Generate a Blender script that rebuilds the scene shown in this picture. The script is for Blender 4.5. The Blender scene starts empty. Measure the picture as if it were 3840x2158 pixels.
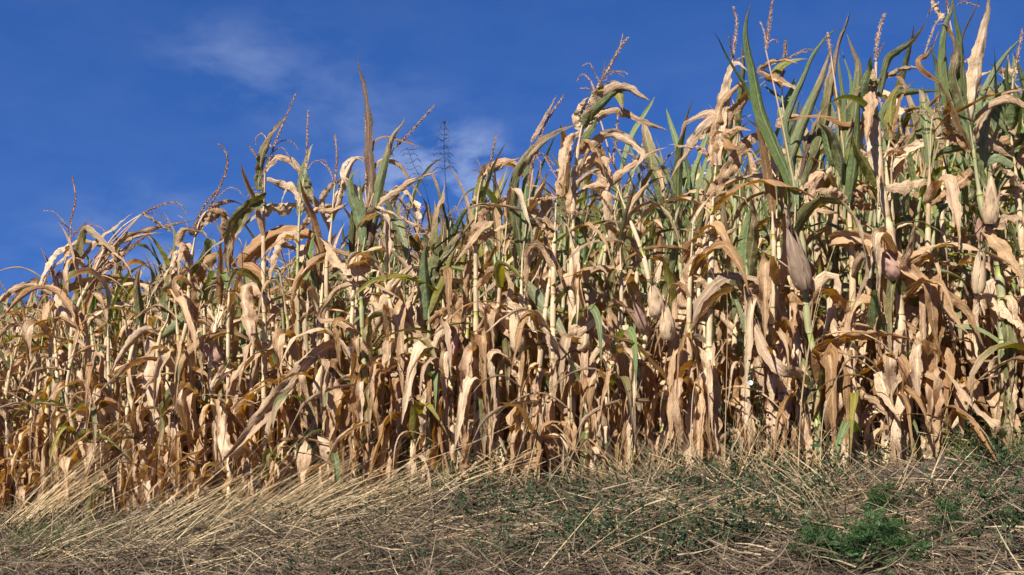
import bpy, math, random
import numpy as np
from mathutils import Vector, Matrix, noise as mnoise

random.seed(7)
R = np.random.default_rng(11)
scene = bpy.context.scene
COL = scene.collection
pi = math.pi

# ------------------------------------------------------------------ camera
CAMZ = 1.5
FPX = 3733.0            # focal length in photograph pixels (35 mm on 36 mm, 3840 wide)
cam = bpy.data.cameras.new('camera')
cam.lens = 35; cam.sensor_width = 36; cam.clip_end = 2000; cam.clip_start = 0.05
camo = bpy.data.objects.new('camera', cam); COL.objects.link(camo)
camo.location = (0, 0, CAMZ); camo.rotation_euler = (pi / 2, 0, 0)
scene.camera = camo

# ------------------------------------------------------------------ sun and sky
SUN = Vector((-0.44, -0.64, 0.78)).normalized()
sun = bpy.data.lights.new('sun', 'SUN'); sun.energy = 5.0; sun.angle = math.radians(0.53)
sun.color = (1.0, 0.96, 0.90)
suno = bpy.data.objects.new('sun', sun); COL.objects.link(suno)
suno.location = SUN * 40
suno.rotation_euler = SUN.to_track_quat('Z', 'Y').to_euler()

world = bpy.data.worlds.new('World'); scene.world = world; world.use_nodes = True
wt = world.node_tree; wt.nodes.clear()
def wn(t, **kw):
    n = wt.nodes.new(t)
    for k, v in kw.items(): setattr(n, k, v)
    return n
sky = wn('ShaderNodeTexSky'); sky.sky_type = 'NISHITA'; sky.sun_disc = False
sky.sun_elevation = math.asin(SUN.z); sky.sun_rotation = math.atan2(SUN.x, SUN.y)
sky.altitude = 1500; sky.air_density = 1.0; sky.dust_density = 0.0; sky.ozone_density = 1.5
hs = wn('ShaderNodeHueSaturation'); hs.inputs['Saturation'].default_value = 1.27; hs.inputs['Value'].default_value = 0.9
gm = wn('ShaderNodeMix', data_type='RGBA', blend_type='MULTIPLY'); gm.inputs['Factor'].default_value = 1.0; gm.inputs['B'].default_value = (.455, .495, .715, 1)   # polarised, deep blue summer sky
wt.links.new(sky.outputs[0], hs.inputs['Color'])
wt.links.new(hs.outputs[0], gm.inputs['A'])
# thin cirrus: noise on the sky direction, thicker round a few cloud centres
geo = wn('ShaderNodeTexCoord')
ma = wn('ShaderNodeVectorMath', operation='MULTIPLY_ADD'); ma.inputs[1].default_value = (1, 1, .85); ma.inputs[2].default_value = (0, 0, .36)
wt.links.new(geo.outputs['Generated'], ma.inputs[0]); vnz = wn('ShaderNodeVectorMath', operation='NORMALIZE')
wt.links.new(ma.outputs[0], vnz.inputs[0]); wt.links.new(vnz.outputs[0], sky.inputs['Vector'])     # clear air: little paling towards the horizon
mp = wn('ShaderNodeMapping'); mp.inputs['Scale'].default_value = (4.0, 1.0, 8.0); mp.inputs['Rotation'].default_value = (0, -0.45, 0)
wt.links.new(geo.outputs['Generated'], mp.inputs['Vector'])
n1 = wn('ShaderNodeTexNoise'); n1.inputs['Scale'].default_value = 3.2; n1.inputs['Detail'].default_value = 8; n1.inputs['Roughness'].default_value = 0.58
n1.inputs['Distortion'].default_value = 0.25
wt.links.new(mp.outputs[0], n1.inputs['Vector'])
def wmath(op, a, b=None, clamp=False):
    m = wn('ShaderNodeMath', operation=op); m.use_clamp = clamp
    for i, x in enumerate((a, b)):
        if x is None: continue
        if isinstance(x, (int, float)): m.inputs[i].default_value = x
        else: wt.links.new(x, m.inputs[i])
    return m.outputs[0]
def sdir(sx, sy): return Vector(((sx - 1920) / FPX, 1, (1079 - sy) / FPX)).normalized()
total = None
for (sx, sy, rad, amp) in ((1010, 260, .085, .13), (820, 190, .06, .10), (1560, 560, .10, .14), (1640, 780, .10, 1.05), (1760, 560, .045, .40),
                           (600, 1000, .12, .30), (2800, 900, .18, .15), (1300, 420, .10, .07)):
    d = sdir(sx, sy)
    sub = wn('ShaderNodeVectorMath', operation='SUBTRACT'); wt.links.new(geo.outputs['Generated'], sub.inputs[0]); sub.inputs[1].default_value = d
    sc = wn('ShaderNodeVectorMath', operation='MULTIPLY'); wt.links.new(sub.outputs[0], sc.inputs[0]); sc.inputs[1].default_value = (0.75, 1, 1.3)
    ln = wn('ShaderNodeVectorMath', operation='LENGTH'); wt.links.new(sc.outputs[0], ln.inputs[0])
    f = wmath('SUBTRACT', 1.0, wmath('DIVIDE', ln.outputs['Value'], rad), clamp=True)
    f = wmath('MULTIPLY', wmath('SMOOTH_MIN', f, 1.0), amp)
    total = f if total is None else wmath('ADD', total, f)
mr = wn('ShaderNodeMapRange'); mr.inputs['From Min'].default_value = 0.38; mr.inputs['From Max'].default_value = 0.80
wt.links.new(n1.outputs['Fac'], mr.inputs['Value'])
cl = wmath('MULTIPLY', mr.outputs[0], wmath('ADD', total, 0.03), clamp=True)
mix = wn('ShaderNodeMix', data_type='RGBA'); wt.links.new(cl, mix.inputs['Factor'])
wt.links.new(gm.outputs['Result'], mix.inputs['A']); mix.inputs['B'].default_value = (3.1, 3.6, 4.7, 1)
bg = wn('ShaderNodeBackground'); bg.inputs['Strength'].default_value = 0.11
wt.links.new(mix.outputs['Result'], bg.inputs['Color'])
out = wn('ShaderNodeOutputWorld'); wt.links.new(bg.outputs[0], out.inputs['Surface'])

scene.view_settings.view_transform = 'Standard'; scene.view_settings.look = 'None'
scene.view_settings.exposure = 1.1; scene.view_settings.gamma = 1.0
scene.view_settings.use_curve_mapping = False
scene.cycles.max_bounces = 5; scene.cycles.diffuse_bounces = 4; scene.cycles.transmission_bounces = 3
scene.cycles.glossy_bounces = 2; scene.cycles.transparent_max_bounces = 4

# ------------------------------------------------------------------ terrain
GX, GY = 0.1703, 0.010
def gz(x, y):
    x = np.asarray(x, float); y = np.asarray(y, float)
    z = 0.145 + GX * 25 * np.tanh(x / 25) + GY * 60 * np.tanh((y - 6.75) / 60)
    z = z + 0.022 * np.sin(2.1 * x + 1.3 * y) + 0.016 * np.sin(-3.7 * x + 2.9 * y + 1) + 0.010 * np.sin(6.1 * x + 5.3 * y + 2)
    z = z + 0.013 * np.sin(11 * x + 7 * y) * np.sin(9 * y - 5 * x + 1) + 0.02 * np.sin(4.3 * x - 1.2 * y) * np.sin(3.1 * y + 2.2 * x)
    return z
def rowY(x, k=0): return 6.75 - 0.48 * x + k * 0.83
def row_at_px(sx, k=0):            # where the sight line at a photograph column meets row k
    t = (sx - 1920) / FPX
    y = (6.75 + k * 0.83) / (1 + 0.48 * t)
    return t * y, y
def W(sx, sy, Y): return np.array([(sx - 1920) / FPX * Y, Y, CAMZ - (sy - 1079) / FPX * Y])
def G(sx, sy):                     # where a sight line meets the ground
    t = (sx - 1920) / FPX; v = (sy - 1079) / FPX
    y = 5.0
    for _ in range(30):
        z = float(gz(t * y, y)); y2 = (CAMZ - z) / max(v, .02); y = 0.5 * y + 0.5 * min(y2, 14)
    return np.array([t * y, y, float(gz(t * y, y))])

# ------------------------------------------------------------------ mesh builder
class MB:
    def __init__(s): s.V = []; s.Q = []; s.UV = []; s.T = []; s.B = []; s.M = []; s.n = 0
    def add(s, V, Q, uv=None, tint=0.0, band=0.0, mat=0):
        V = np.asarray(V, float).reshape(-1, 3); Q = np.asarray(Q, int).reshape(-1, 4)
        n = len(V); s.V.append(V); s.Q.append(Q + s.n); s.n += n
        s.UV.append(np.zeros((n, 2)) if uv is None else np.asarray(uv, float).reshape(-1, 2))
        s.T.append(np.broadcast_to(np.asarray(tint, float), (n,))); s.B.append(np.broadcast_to(np.asarray(band, float), (n,)))
        s.M.append(np.broadcast_to(np.asarray(mat, int), (len(Q),)))
    def mesh(s, name, mats, smooth=True):
        me = bpy.data.meshes.new(name)
        V = np.concatenate(s.V); Q = np.concatenate(s.Q); UV = np.concatenate(s.UV)
        me.vertices.add(len(V)); me.vertices.foreach_set('co', V.astype(np.float32).ravel())
        me.loops.add(len(Q) * 4); me.loops.foreach_set('vertex_index', Q.astype(np.int32).ravel())
        me.polygons.add(len(Q)); me.polygons.foreach_set('loop_start', np.arange(0, len(Q) * 4, 4, dtype=np.int32))
        try: me.polygons.foreach_set('loop_total', np.full(len(Q), 4, dtype=np.int32))
        except Exception: pass
        me.polygons.foreach_set('use_smooth', np.full(len(Q), smooth, dtype=bool))
        me.polygons.foreach_set('material_index', np.concatenate(s.M).astype(np.int32))
        u = me.uv_layers.new(name='UVMap'); u.data.foreach_set('uv', UV[Q.ravel()].astype(np.float32).ravel())
        a = me.attributes.new('tint', 'FLOAT', 'POINT'); a.data.foreach_set('value', np.concatenate(s.T).astype(np.float32))
        a = me.attributes.new('band', 'FLOAT', 'POINT'); a.data.foreach_set('value', np.concatenate(s.B).astype(np.float32))
        for m in mats: me.materials.append(m)
        me.update(calc_edges=True)
        return me

def grid_quads(nv, nu):
    i = np.arange(nv - 1)[:, None] * nu + np.arange(nu - 1)[None, :]
    i = i.ravel(); return np.stack([i, i + 1, i + nu + 1, i + nu], 1)
def tube_quads(nv, k):
    i = np.arange(nv - 1)[:, None] * k; j = np.arange(k)[None, :]
    a = (i + j).ravel(); b = (i + (j + 1) % k).ravel()
    return np.stack([a, b, b + k, a + k], 1)
def catmull(P, n):
    P = np.asarray(P, float)
    if len(P) == 2: P = np.array([P[0], (P[0] + P[1]) / 2, P[1]])
    E = np.vstack([2 * P[0] - P[1], P, 2 * P[-1] - P[-2]])
    out = []
    for i in range(1, len(E) - 2):
        p0, p1, p2, p3 = E[i - 1:i + 3]
        t = np.linspace(0, 1, 12, endpoint=False)[:, None]
        out.append(0.5 * (2 * p1 + (p2 - p0) * t + (2 * p0 - 5 * p1 + 4 * p2 - p3) * t ** 2 + (3 * p1 - p0 - 3 * p2 + p3) * t ** 3))
    out = np.vstack(out + [P[-1:]])
    d = np.r_[0, np.cumsum(np.linalg.norm(np.diff(out, axis=0), axis=1))]
    s = np.linspace(0, d[-1], n)
    return np.stack([np.interp(s, d, out[:, k]) for k in range(3)], 1), d[-1]
def nrmz(v): return v / np.maximum(np.linalg.norm(v, axis=-1, keepdims=True), 1e-9)
def tang(P): return nrmz(np.gradient(P, axis=0))
def lownoise(rng, nv, nu, gv, gu):
    g = rng.normal(size=(gv, gu))
    yi = np.linspace(0, gv - 1, nv); xi = np.linspace(0, gu - 1, nu)
    tmp = np.stack([np.interp(yi, np.arange(gv), g[:, k]) for k in range(gu)], 1)
    return np.stack([np.interp(xi, np.arange(gu), tmp[r]) for r in range(nv)], 0)
def tube(mb, P, r, k=6, tint=0.0, band=0.0, mat=0, uvl=1.0):
    P = np.asarray(P, float); n = len(P); T = tang(P)
    ref = np.array([0, 0, 1.0]) if abs(T[:, 2]).mean() < .8 else np.array([1.0, 0, 0])
    A = nrmz(np.cross(T, ref)); B = np.cross(T, A)
    r = np.broadcast_to(np.asarray(r, float), (n,))
    a = np.linspace(0, 2 * pi, k, endpoint=False)
    V = P[:, None] + r[:, None, None] * (A[:, None] * np.cos(a)[None, :, None] + B[:, None] * np.sin(a)[None, :, None])
    uv = np.stack(np.broadcast_arrays(np.linspace(0, 1, k)[None, :], np.linspace(0, uvl, n)[:, None]), -1)
    bnd = np.repeat(np.broadcast_to(np.asarray(band, float), (n,)), k)
    mb.add(V, tube_quads(n, k), uv, tint, bnd, mat)

def ribbon(mb, P, S, N, w, rng, curl=0.6, fold=0.0, ripple=0.1, wrinkle=0.05, nu=5, tint=0.0, mat=0, crinkle=0.0):
    nv = len(P); u = np.linspace(-1, 1, nu)[None, :]; v = np.linspace(0, 1, nv)
    c = np.maximum(np.broadcast_to(np.asarray(curl, float), (nv,)), 1e-3)[:, None]
    h = (w / 2)[:, None]
    os_ = np.sin(u * c) / c * h; on = (1 - np.cos(u * c)) / c * h
    on = on + fold * np.abs(u) * h
    ph = rng.uniform(0, 6.28, 2); fr = rng.uniform(2.0, 5.0, 2)
    wave = np.where(u > 0, np.sin(6.28 * fr[0] * v[:, None] + ph[0]), np.sin(6.28 * fr[1] * v[:, None] + ph[1]))
    on = on + ripple * h * np.abs(u) ** 1.5 * wave
    on = on + wrinkle * h * lownoise(rng, nv, nu, max(4, nv // 2), max(3, nu - 1))
    if crinkle: on = on + crinkle * h * rng.normal(size=(nv, nu)); os_ = os_ * (1 + .10 * lownoise(rng, nv, nu, nv, 2))
    V = P[:, None] + S[:, None] * os_[..., None] + N[:, None] * on[..., None]
    uv = np.stack(np.broadcast_arrays((u + 1) / 2, v[:, None]), -1)
    mb.add(V, grid_quads(nv, nu), uv, tint, 0.0, mat)

def rot_about(v, k, a):
    a = np.asarray(a)[:, None]
    return v * np.cos(a) + np.cross(k, v) * np.sin(a) + k * (np.sum(k * v, 1, keepdims=True)) * (1 - np.cos(a))
def leafwidth(v, base=0.6, peak=0.3):
    w = np.where(v < peak, base + (1 - base) * np.sin(np.clip(v / peak, 0, 1) * pi / 2), 1.0)
    return w * np.clip(1 - np.clip((v - peak) / (1 - peak), 0, 1) ** 1.6, 0.0, 1) ** 0.95 + 0.012

# ------------------------------------------------------------------ materials
def newmat(name):
    m = bpy.data.materials.new(name); m.use_nodes = True; t = m.node_tree; t.nodes.clear(); return m, t
class NT:
    def __init__(s, t): s.t = t
    def n(s, ty, **kw):
        nd = s.t.nodes.new(ty)
        for k, v in kw.items(): setattr(nd, k, v)
        return nd
    def l(s, a, b): s.t.links.new(a, b)
    def math(s, op, a, b=None, clamp=False):
        m = s.n('ShaderNodeMath', operation=op); m.use_clamp = clamp
        for i, x in enumerate((a, b)):
            if x is None: continue
            if isinstance(x, (int, float)): m.inputs[i].default_value = x
            else: s.l(x, m.inputs[i])
        return m.outputs[0]
    def rng(s, v, a, b, c=0.0, d=1.0):
        m = s.n('ShaderNodeMapRange'); s.l(v, m.inputs['Value'])
        for k, x in (('From Min', a), ('From Max', b), ('To Min', c), ('To Max', d)): m.inputs[k].default_value = x
        return m.outputs[0]
    def mix(s, f, a, b, blend='MIX'):
        m = s.n('ShaderNodeMix', data_type='RGBA', blend_type=blend)
        if isinstance(f, (int, float)): m.inputs['Factor'].default_value = f
        else: s.l(f, m.inputs['Factor'])
        for k, x in (('A', a), ('B', b)):
            if isinstance(x, tuple): m.inputs[k].default_value = (*x, 1)
            else: s.l(x, m.inputs[k])
        return m.outputs['Result']
    def ramp(s, f, cols):
        r = s.n('ShaderNodeValToRGB'); e = r.color_ramp.elements
        while len(e) < len(cols): e.new(0.5)
        for i, c in enumerate(cols):
            e[i].position = i / (len(cols) - 1); e[i].color = (*c, 1)
        s.l(f, r.inputs['Fac']); return r.outputs['Color']
    def noise(s, vec, scale, detail=3, rough=.55, dist=0.0):
        x = s.n('ShaderNodeTexNoise'); x.inputs['Scale'].default_value = scale; x.inputs['Detail'].default_value = detail
        x.inputs['Roughness'].default_value = rough; x.inputs['Distortion'].default_value = dist
        if vec is not None: s.l(vec, x.inputs['Vector'])
        return x.outputs['Fac']
    def random(s):
        o = s.n('ShaderNodeObjectInfo').outputs['Random']
        a = s.n('ShaderNodeAttribute', attribute_name='tint').outputs['Fac']
        return s.math('FRACT', s.math('ADD', o, a))
    def uvvec(s, sx, sy, rnd):
        uv = s.n('ShaderNodeUVMap', uv_map='UVMap').outputs['UV']
        m = s.n('ShaderNodeVectorMath', operation='MULTIPLY'); s.l(uv, m.inputs[0]); m.inputs[1].default_value = (sx, sy, 1)
        cb = s.n('ShaderNodeCombineXYZ')
        for i, k in enumerate((91.0, 57.0, 33.0)): s.l(s.math('MULTIPLY', rnd, k), cb.inputs[i])
        a = s.n('ShaderNodeVectorMath', operation='ADD'); s.l(m.outputs[0], a.inputs[0]); s.l(cb.outputs[0], a.inputs[1])
        return a.outputs[0]
    def finish(s, col, rough=.6, spec=.25, trans=0.0, tcol=None, bump=None, bstr=.4, bdist=.003):
        p = s.n('ShaderNodeBsdfPrincipled'); s.l(col, p.inputs['Base Color'])
        p.inputs['Roughness'].default_value = rough; p.inputs['Specular IOR Level'].default_value = spec
        o = s.n('ShaderNodeOutputMaterial')
        if bump is not None:
            b = s.n('ShaderNodeBump'); b.inputs['Strength'].default_value = bstr; b.inputs['Distance'].default_value = bdist
            s.l(bump, b.inputs['Height']); s.l(b.outputs[0], p.inputs['Normal'])
        if trans > 0:
            tr = s.n('ShaderNodeBsdfTranslucent'); s.l(tcol if tcol is not None else col, tr.inputs['Color'])
            if bump is not None: s.l(b.outputs[0], tr.inputs['Normal'])
            ms = s.n('ShaderNodeMixShader'); ms.inputs[0].default_value = trans
            s.l(p.outputs[0], ms.inputs[1]); s.l(tr.outputs[0], ms.inputs[2]); s.l(ms.outputs[0], o.inputs['Surface'])
        else: s.l(p.outputs[0], o.inputs['Surface'])

def leaf_mat(name, pal, blotch, rib, tip=None, tipstart=.6, trans=.27, rough=.5, base=None, blo=(.5, .72)):
    m, t = newmat(name); N = NT(t)
    rnd = N.random()
    col = N.ramp(rnd, pal)
    bl = N.noise(N.uvvec(2.2, 7.0, rnd), 1.0, 4, .6)
    col = N.mix(N.rng(bl, blo[0], blo[1], 0, .85), col, blotch)
    uv = N.n('ShaderNodeUVMap', uv_map='UVMap').outputs['UV']
    sx = N.n('ShaderNodeSeparateXYZ'); N.l(uv, sx.inputs[0])
    if tip is not None:
        nz = N.noise(N.uvvec(6, 5, rnd), 1.0, 4, .65)
        k = N.math('ADD', sx.outputs['Y'], N.math('MULTIPLY', N.math('SUBTRACT', nz, .5), .9))
        col = N.mix(N.rng(k, tipstart - .06, tipstart + .10), col, tip)
    if base is not None:
        col = N.mix(N.rng(sx.outputs['Y'], .05, .45, .9, 0), col, base)
    vein = N.noise(N.uvvec(34, 1.1, rnd), 1.0, 2, .6)
    col = N.mix(N.rng(vein, .32, .62, .60, 0), col, (.40, .30, .21), 'MULTIPLY')
    fine = N.noise(N.uvvec(14, 40, rnd), 1.0, 3, .7)
    col = N.mix(N.rng(fine, .57, .72, 0, .60), col, (.36, .26, .17), 'MULTIPLY')
    rb = N.math('ABSOLUTE', N.math('SUBTRACT', sx.outputs['X'], .5))
    col = N.mix(N.rng(rb, .025, .075, .75, 0), col, rib)
    h = N.math('ADD', N.math('MULTIPLY', vein, .7), N.math('MULTIPLY', N.noise(N.uvvec(5, 14, rnd), 1.0, 5, .65), 2.4))
    sat = N.n('ShaderNodeHueSaturation'); sat.inputs['Saturation'].default_value = 1.55; sat.inputs['Value'].default_value = 1.1
    N.l(col, sat.inputs['Color'])
    N.finish(col, rough, .4, trans, sat.outputs[0], h, 1.0, .006)
    return m
TANP = [(.71, .505, .30), (.61, .40, .215), (.69, .47, .28), (.48, .345, .215), (.66, .445, .255), (.50, .295, .125), (.68, .50, .305), (.57, .365, .19), (.43, .32, .205)]
M = {}
M['t'] = leaf_mat('dry_leaf', TANP, (.40, .24, .13), (.58, .44, .28))
M['p'] = leaf_mat('straw_leaf', [(.74, .565, .36), (.70, .505, .30), (.72, .53, .335)], (.60, .43, .27), (.76, .62, .44))
M['b'] = leaf_mat('brown_leaf', [(.50, .30, .135), (.44, .255, .11), (.54, .335, .16), (.38, .22, .095)], (.29, .155, .065), (.55, .39, .21), trans=.38)
M['u'] = leaf_mat('dark_spear_leaf', [(.17, .11, .07), (.20, .125, .075)], (.10, .06, .045), (.26, .18, .11), trans=.15)
M['n'] = leaf_mat('orange_leaf', [(.50, .27, .105), (.46, .25, .10)], (.54, .34, .18), (.56, .36, .18), trans=.42)
M['g'] = leaf_mat('green_leaf', [(.195, .26, .085), (.225, .28, .13), (.145, .21, .055), (.245, .295, .15)], (.25, .27, .08), (.30, .35, .19), tip=(.46, .33, .19), tipstart=.98, trans=.30, rough=.48)
M['d'] = leaf_mat('green_leaf_dry_tip', [(.21, .245, .085), (.25, .275, .14), (.175, .215, .065)], (.33, .30, .10), (.35, .37, .21), tip=(.47, .34, .20), tipstart=.72, trans=.30, rough=.5)
M['o'] = leaf_mat('olive_leaf', [(.23, .20, .07), (.17, .17, .06), (.28, .23, .09)], (.36, .26, .12), (.38, .33, .18), tip=(.47, .33, .19), tipstart=.62, trans=.32, base=(.15, .175, .06))
M['y'] = leaf_mat('yellow_leaf', [(.36, .30, .05), (.33, .31, .07), (.28, .29, .07)], (.22, .24, .06), (.44, .40, .16), tip=(.46, .32, .16), tipstart=.85, trans=.38)

def stalk_mat(name, sheath, exposed, greenamt):
    m, t = newmat(name); N = NT(t)
    rnd = N.random()
    band = N.n('ShaderNodeAttribute', attribute_name='band').outputs['Fac']
    s = N.ramp(rnd, sheath)
    vein = N.noise(N.uvvec(16, 2.0, rnd), 1.0, 2, .6)
    s = N.mix(N.rng(vein, .3, .7, .40, 0), s, (.40, .26, .14), 'MULTIPLY')
    bl = N.noise(N.uvvec(3, 9, rnd), 1.0, 4, .6)
    s = N.mix(N.rng(bl, .50, .68, 0, .8), s, (.30, .18, .09))
    e = N.ramp(rnd, exposed)
    col = N.mix(N.rng(band, .1, .9), s, e)
    col = N.mix(N.rng(band, 1.1, 1.9, 0, .85), col, (.10, .06, .03))
    N.finish(col, .55, .3, 0, None, vein, .4, .002)
    return m
M['stalk'] = stalk_mat('dry_stalk', [(.58, .45, .275), (.52, .385, .22), (.62, .49, .31), (.46, .34, .20)],
                       [(.46, .35, .18), (.30, .31, .07), (.42, .30, .15), (.25, .29, .06), (.48, .37, .20)], 0)
M['gstalk'] = stalk_mat('green_stalk', [(.33, .33, .17), (.26, .29, .14), (.38, .35, .20)], [(.22, .27, .07), (.27, .30, .08), (.18, .24, .06)], 1)

def simple_mat(name, pal, dark, sc=(8, 8), rough=.7, trans=0.0, geo_scale=None, bstr=.5):
    m, t = newmat(name); N = NT(t); rnd = N.random()
    col = N.ramp(rnd, pal)
    if geo_scale: nz = N.noise(N.n('ShaderNodeTexCoord').outputs['Object'], geo_scale, 5, .6)
    else: nz = N.noise(N.uvvec(sc[0], sc[1], rnd), 1.0, 4, .6)
    col = N.mix(N.rng(nz, .45, .75, 0, .8), col, dark)
    N.finish(col, rough, .2, trans, None, nz, bstr, .003); return m
M['tassel'] = simple_mat('tassel_chaff', [(.60, .42, .27), (.52, .34, .20), (.66, .48, .33), (.46, .29, .16)], (.40, .24, .13), trans=.25)
M['husk'] = simple_mat('husk', [(.58, .43, .255), (.52, .37, .22), (.55, .40, .24), (.48, .32, .20)], (.36, .23, .13), (14, 1.4), .6, .12, bstr=1.0)
M['darkhusk'] = simple_mat('weathered_husk', [(.23, .155, .10), (.20, .135, .09)], (.42, .32, .22), (4, 2.2), .6, .05)
M['redhusk'] = simple_mat('red_husk', [(.50, .32, .23), (.46, .28, .20)], (.33, .17, .12), (9, 1.0), .6, .1)
M['silk'] = simple_mat('dry_silk', [(.055, .028, .02), (.09, .04, .028)], (.03, .016, .012))
M['straw'] = simple_mat('straw', [(.40, .28, .13), (.22, .15, .08), (.54, .41, .23), (.14, .095, .052), (.32, .22, .105)], (.26, .18, .09), (2, 6), .55)
M['gold'] = simple_mat('golden_straw', [(.58, .43, .22), (.48, .34, .165), (.64, .50, .29), (.38, .26, .12)], (.36, .25, .12), (2, 6), .5)
M['mat'] = simple_mat('old_grass', [(.085, .06, .036), (.15, .105, .06), (.04, .028, .018), (.40, .30, .18), (.06, .042, .026), (.11, .075, .043), (.03, .022, .015), (.20, .145, .085)], (.06, .042, .028), (2, 6), .75)
M['weed'] = simple_mat('weed_leaf', [(.022, .040, .018), (.032, .055, .020), (.05, .075, .026), (.028, .05, .025)], (.02, .036, .016), (3, 3), .5, .25)
M['herb'] = simple_mat('herb_leaf', [(.030, .066, .017), (.045, .088, .026), (.034, .074, .02)], (.03, .08, .02), (3, 3), .5, .3)
M['greengrass'] = simple_mat('green_grass', [(.13, .19, .05), (.16, .21, .06), (.10, .16, .045)], (.24, .24, .09), (2, 4), .5, .3)
M['panicle'] = simple_mat('panicle', [(.10, .075, .06), (.14, .10, .07), (.17, .13, .085)], (.06, .045, .04))
M['petal'] = simple_mat('white_petal', [(.80, .79, .82), (.84, .82, .84)], (.74, .70, .76), (3, 3), .6, .3)
M['bark'] = simple_mat('bark', [(.14, .10, .075), (.17, .125, .09)], (.08, .06, .045), geo_scale=6)
M['tree'] = simple_mat('tree_leaf', [(.035, .06, .022), (.05, .085, .028), (.028, .05, .02), (.06, .09, .03)], (.03, .05, .02), (3, 3), .5, .25)

def ground_mat():
    m, t = newmat('dry_soil'); N = NT(t)
    co = N.n('ShaderNodeTexCoord').outputs['Object']
    a = N.noise(co, 1.4, 5, .6); b = N.noise(co, 14, 6, .65); c = N.noise(co, 70, 4, .7)
    col = N.mix(N.rng(a, .4, .65), (.055, .042, .03), (.10, .078, .056))
    col = N.mix(N.rng(b, .5, .72, 0, .75), col, (.14, .10, .07))
    col = N.mix(N.rng(c, .55, .75, 0, .6), col, (.24, .19, .14))
    N.finish(col, .9, .1, 0, None, N.math('ADD', b, N.math('MULTIPLY', c, .5)), 1.0, .03); return m
M['soil'] = ground_mat()

# ------------------------------------------------------------------ object helpers
def link(o, parent=None):
    COL.objects.link(o)
    if parent is not None: o.parent = parent
    return o
def obj(name, me, parent=None, mat=None, loc=(0, 0, 0), rz=0.0, sc=None):
    o = bpy.data.objects.new(name, me); COL.objects.link(o)
    if parent is not None: o.parent = parent
    o.location = loc
    if rz: o.rotation_euler = (0, 0, rz)
    if sc is not None: o.scale = (sc, sc, sc) if isinstance(sc, (int, float)) else sc
    if mat is not None and o.material_slots[0].material is not mat:
        o.material_slots[0].link = 'OBJECT'; o.material_slots[0].material = mat
    return o
def tag(o, label, cat, group=None, kind=None):
    if label: o['label'] = label
    if cat: o['category'] = cat
    if group: o['group'] = group
    if kind: o['kind'] = kind
    return o
def empty(name, loc):
    o = bpy.data.objects.new(name, None); COL.objects.link(o); o.location = loc; o.empty_display_size = .05
    return o

# ------------------------------------------------------------------ the ground sheet
def sinh_axis(a, n, c, s):
    t = np.linspace(-a, a, n); return c + s * np.sinh(t)
xs = sinh_axis(5.4, 301, -1.0, 1.9); ys = sinh_axis(5.4, 301, 6.5, 1.9)
XX, YY = np.meshgrid(xs, ys, indexing='ij')
ZZ = gz(XX, YY)
rg = np.random.default_rng(3)
near = np.exp(-((XX + 1) ** 2 + (YY - 6) ** 2) / 80)
ZZ = ZZ + near * rg.normal(0, .010, XX.shape)
mb = MB(); mb.add(np.stack([XX, YY, ZZ], -1), grid_quads(301, 301)[:, ::-1])
tag(obj('ground', mb.mesh('ground', [M['soil']])), None, None, kind='structure')

# ------------------------------------------------------------------ library of corn pieces (shared meshes)
def lib_path(kind, rng, n):
    s = np.linspace(0, 1, n)
    if kind == 'arch':
        L = rng.uniform(.58, .90); a0, a1 = rng.uniform(50, 78), rng.uniform(-86, -35); c, k = rng.uniform(.26, .52), rng.uniform(.09, .24)
    elif kind == 'fold':
        L = rng.uniform(.55, .80); a0, a1 = rng.uniform(30, 70), rng.uniform(-92, -74); c, k = rng.uniform(.18, .40), rng.uniform(.02, .045)
    elif kind == 'hang':
        L = rng.uniform(.45, .72); a0, a1 = rng.uniform(10, 60), rng.uniform(-96, -80); c, k = rng.uniform(.04, .12), rng.uniform(.02, .05)
    elif kind == 'spear':
        L = rng.uniform(.50, .78); a0, a1 = rng.uniform(70, 84), rng.uniform(15, 68); c, k = rng.uniform(.55, .8), rng.uniform(.15, .3)
    else:   # curl: thin rolled blade
        L = rng.uniform(.35, .80); a0, a1 = rng.uniform(20, 75), rng.uniform(-85, 20); c, k = rng.uniform(.15, .6), rng.uniform(.04, .25)
    el = a1 + (a0 - a1) / (1 + np.exp((s - c) / k))
    el = el + np.cumsum(rng.normal(0, 1.0 if kind == 'hang' else 1.8, n)) * .8
    if rng.random() < .5 and kind != 'spear': el = el - (0 if kind == 'hang' else rng.uniform(10, 35)) * (s > rng.uniform(.35, .85))
    yaw = np.cumsum(rng.normal(0, 4.0, n)) * .6 + rng.uniform(-50, 50) * s ** 2
    e, y = np.radians(el), np.radians(yaw)
    T = np.stack([np.cos(e) * np.cos(y), np.cos(e) * np.sin(y), np.sin(e)], 1)
    P = np.vstack([[0, 0, 0], np.cumsum(T[:-1] * (L / (n - 1)), 0)])
    return P, L
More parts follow.
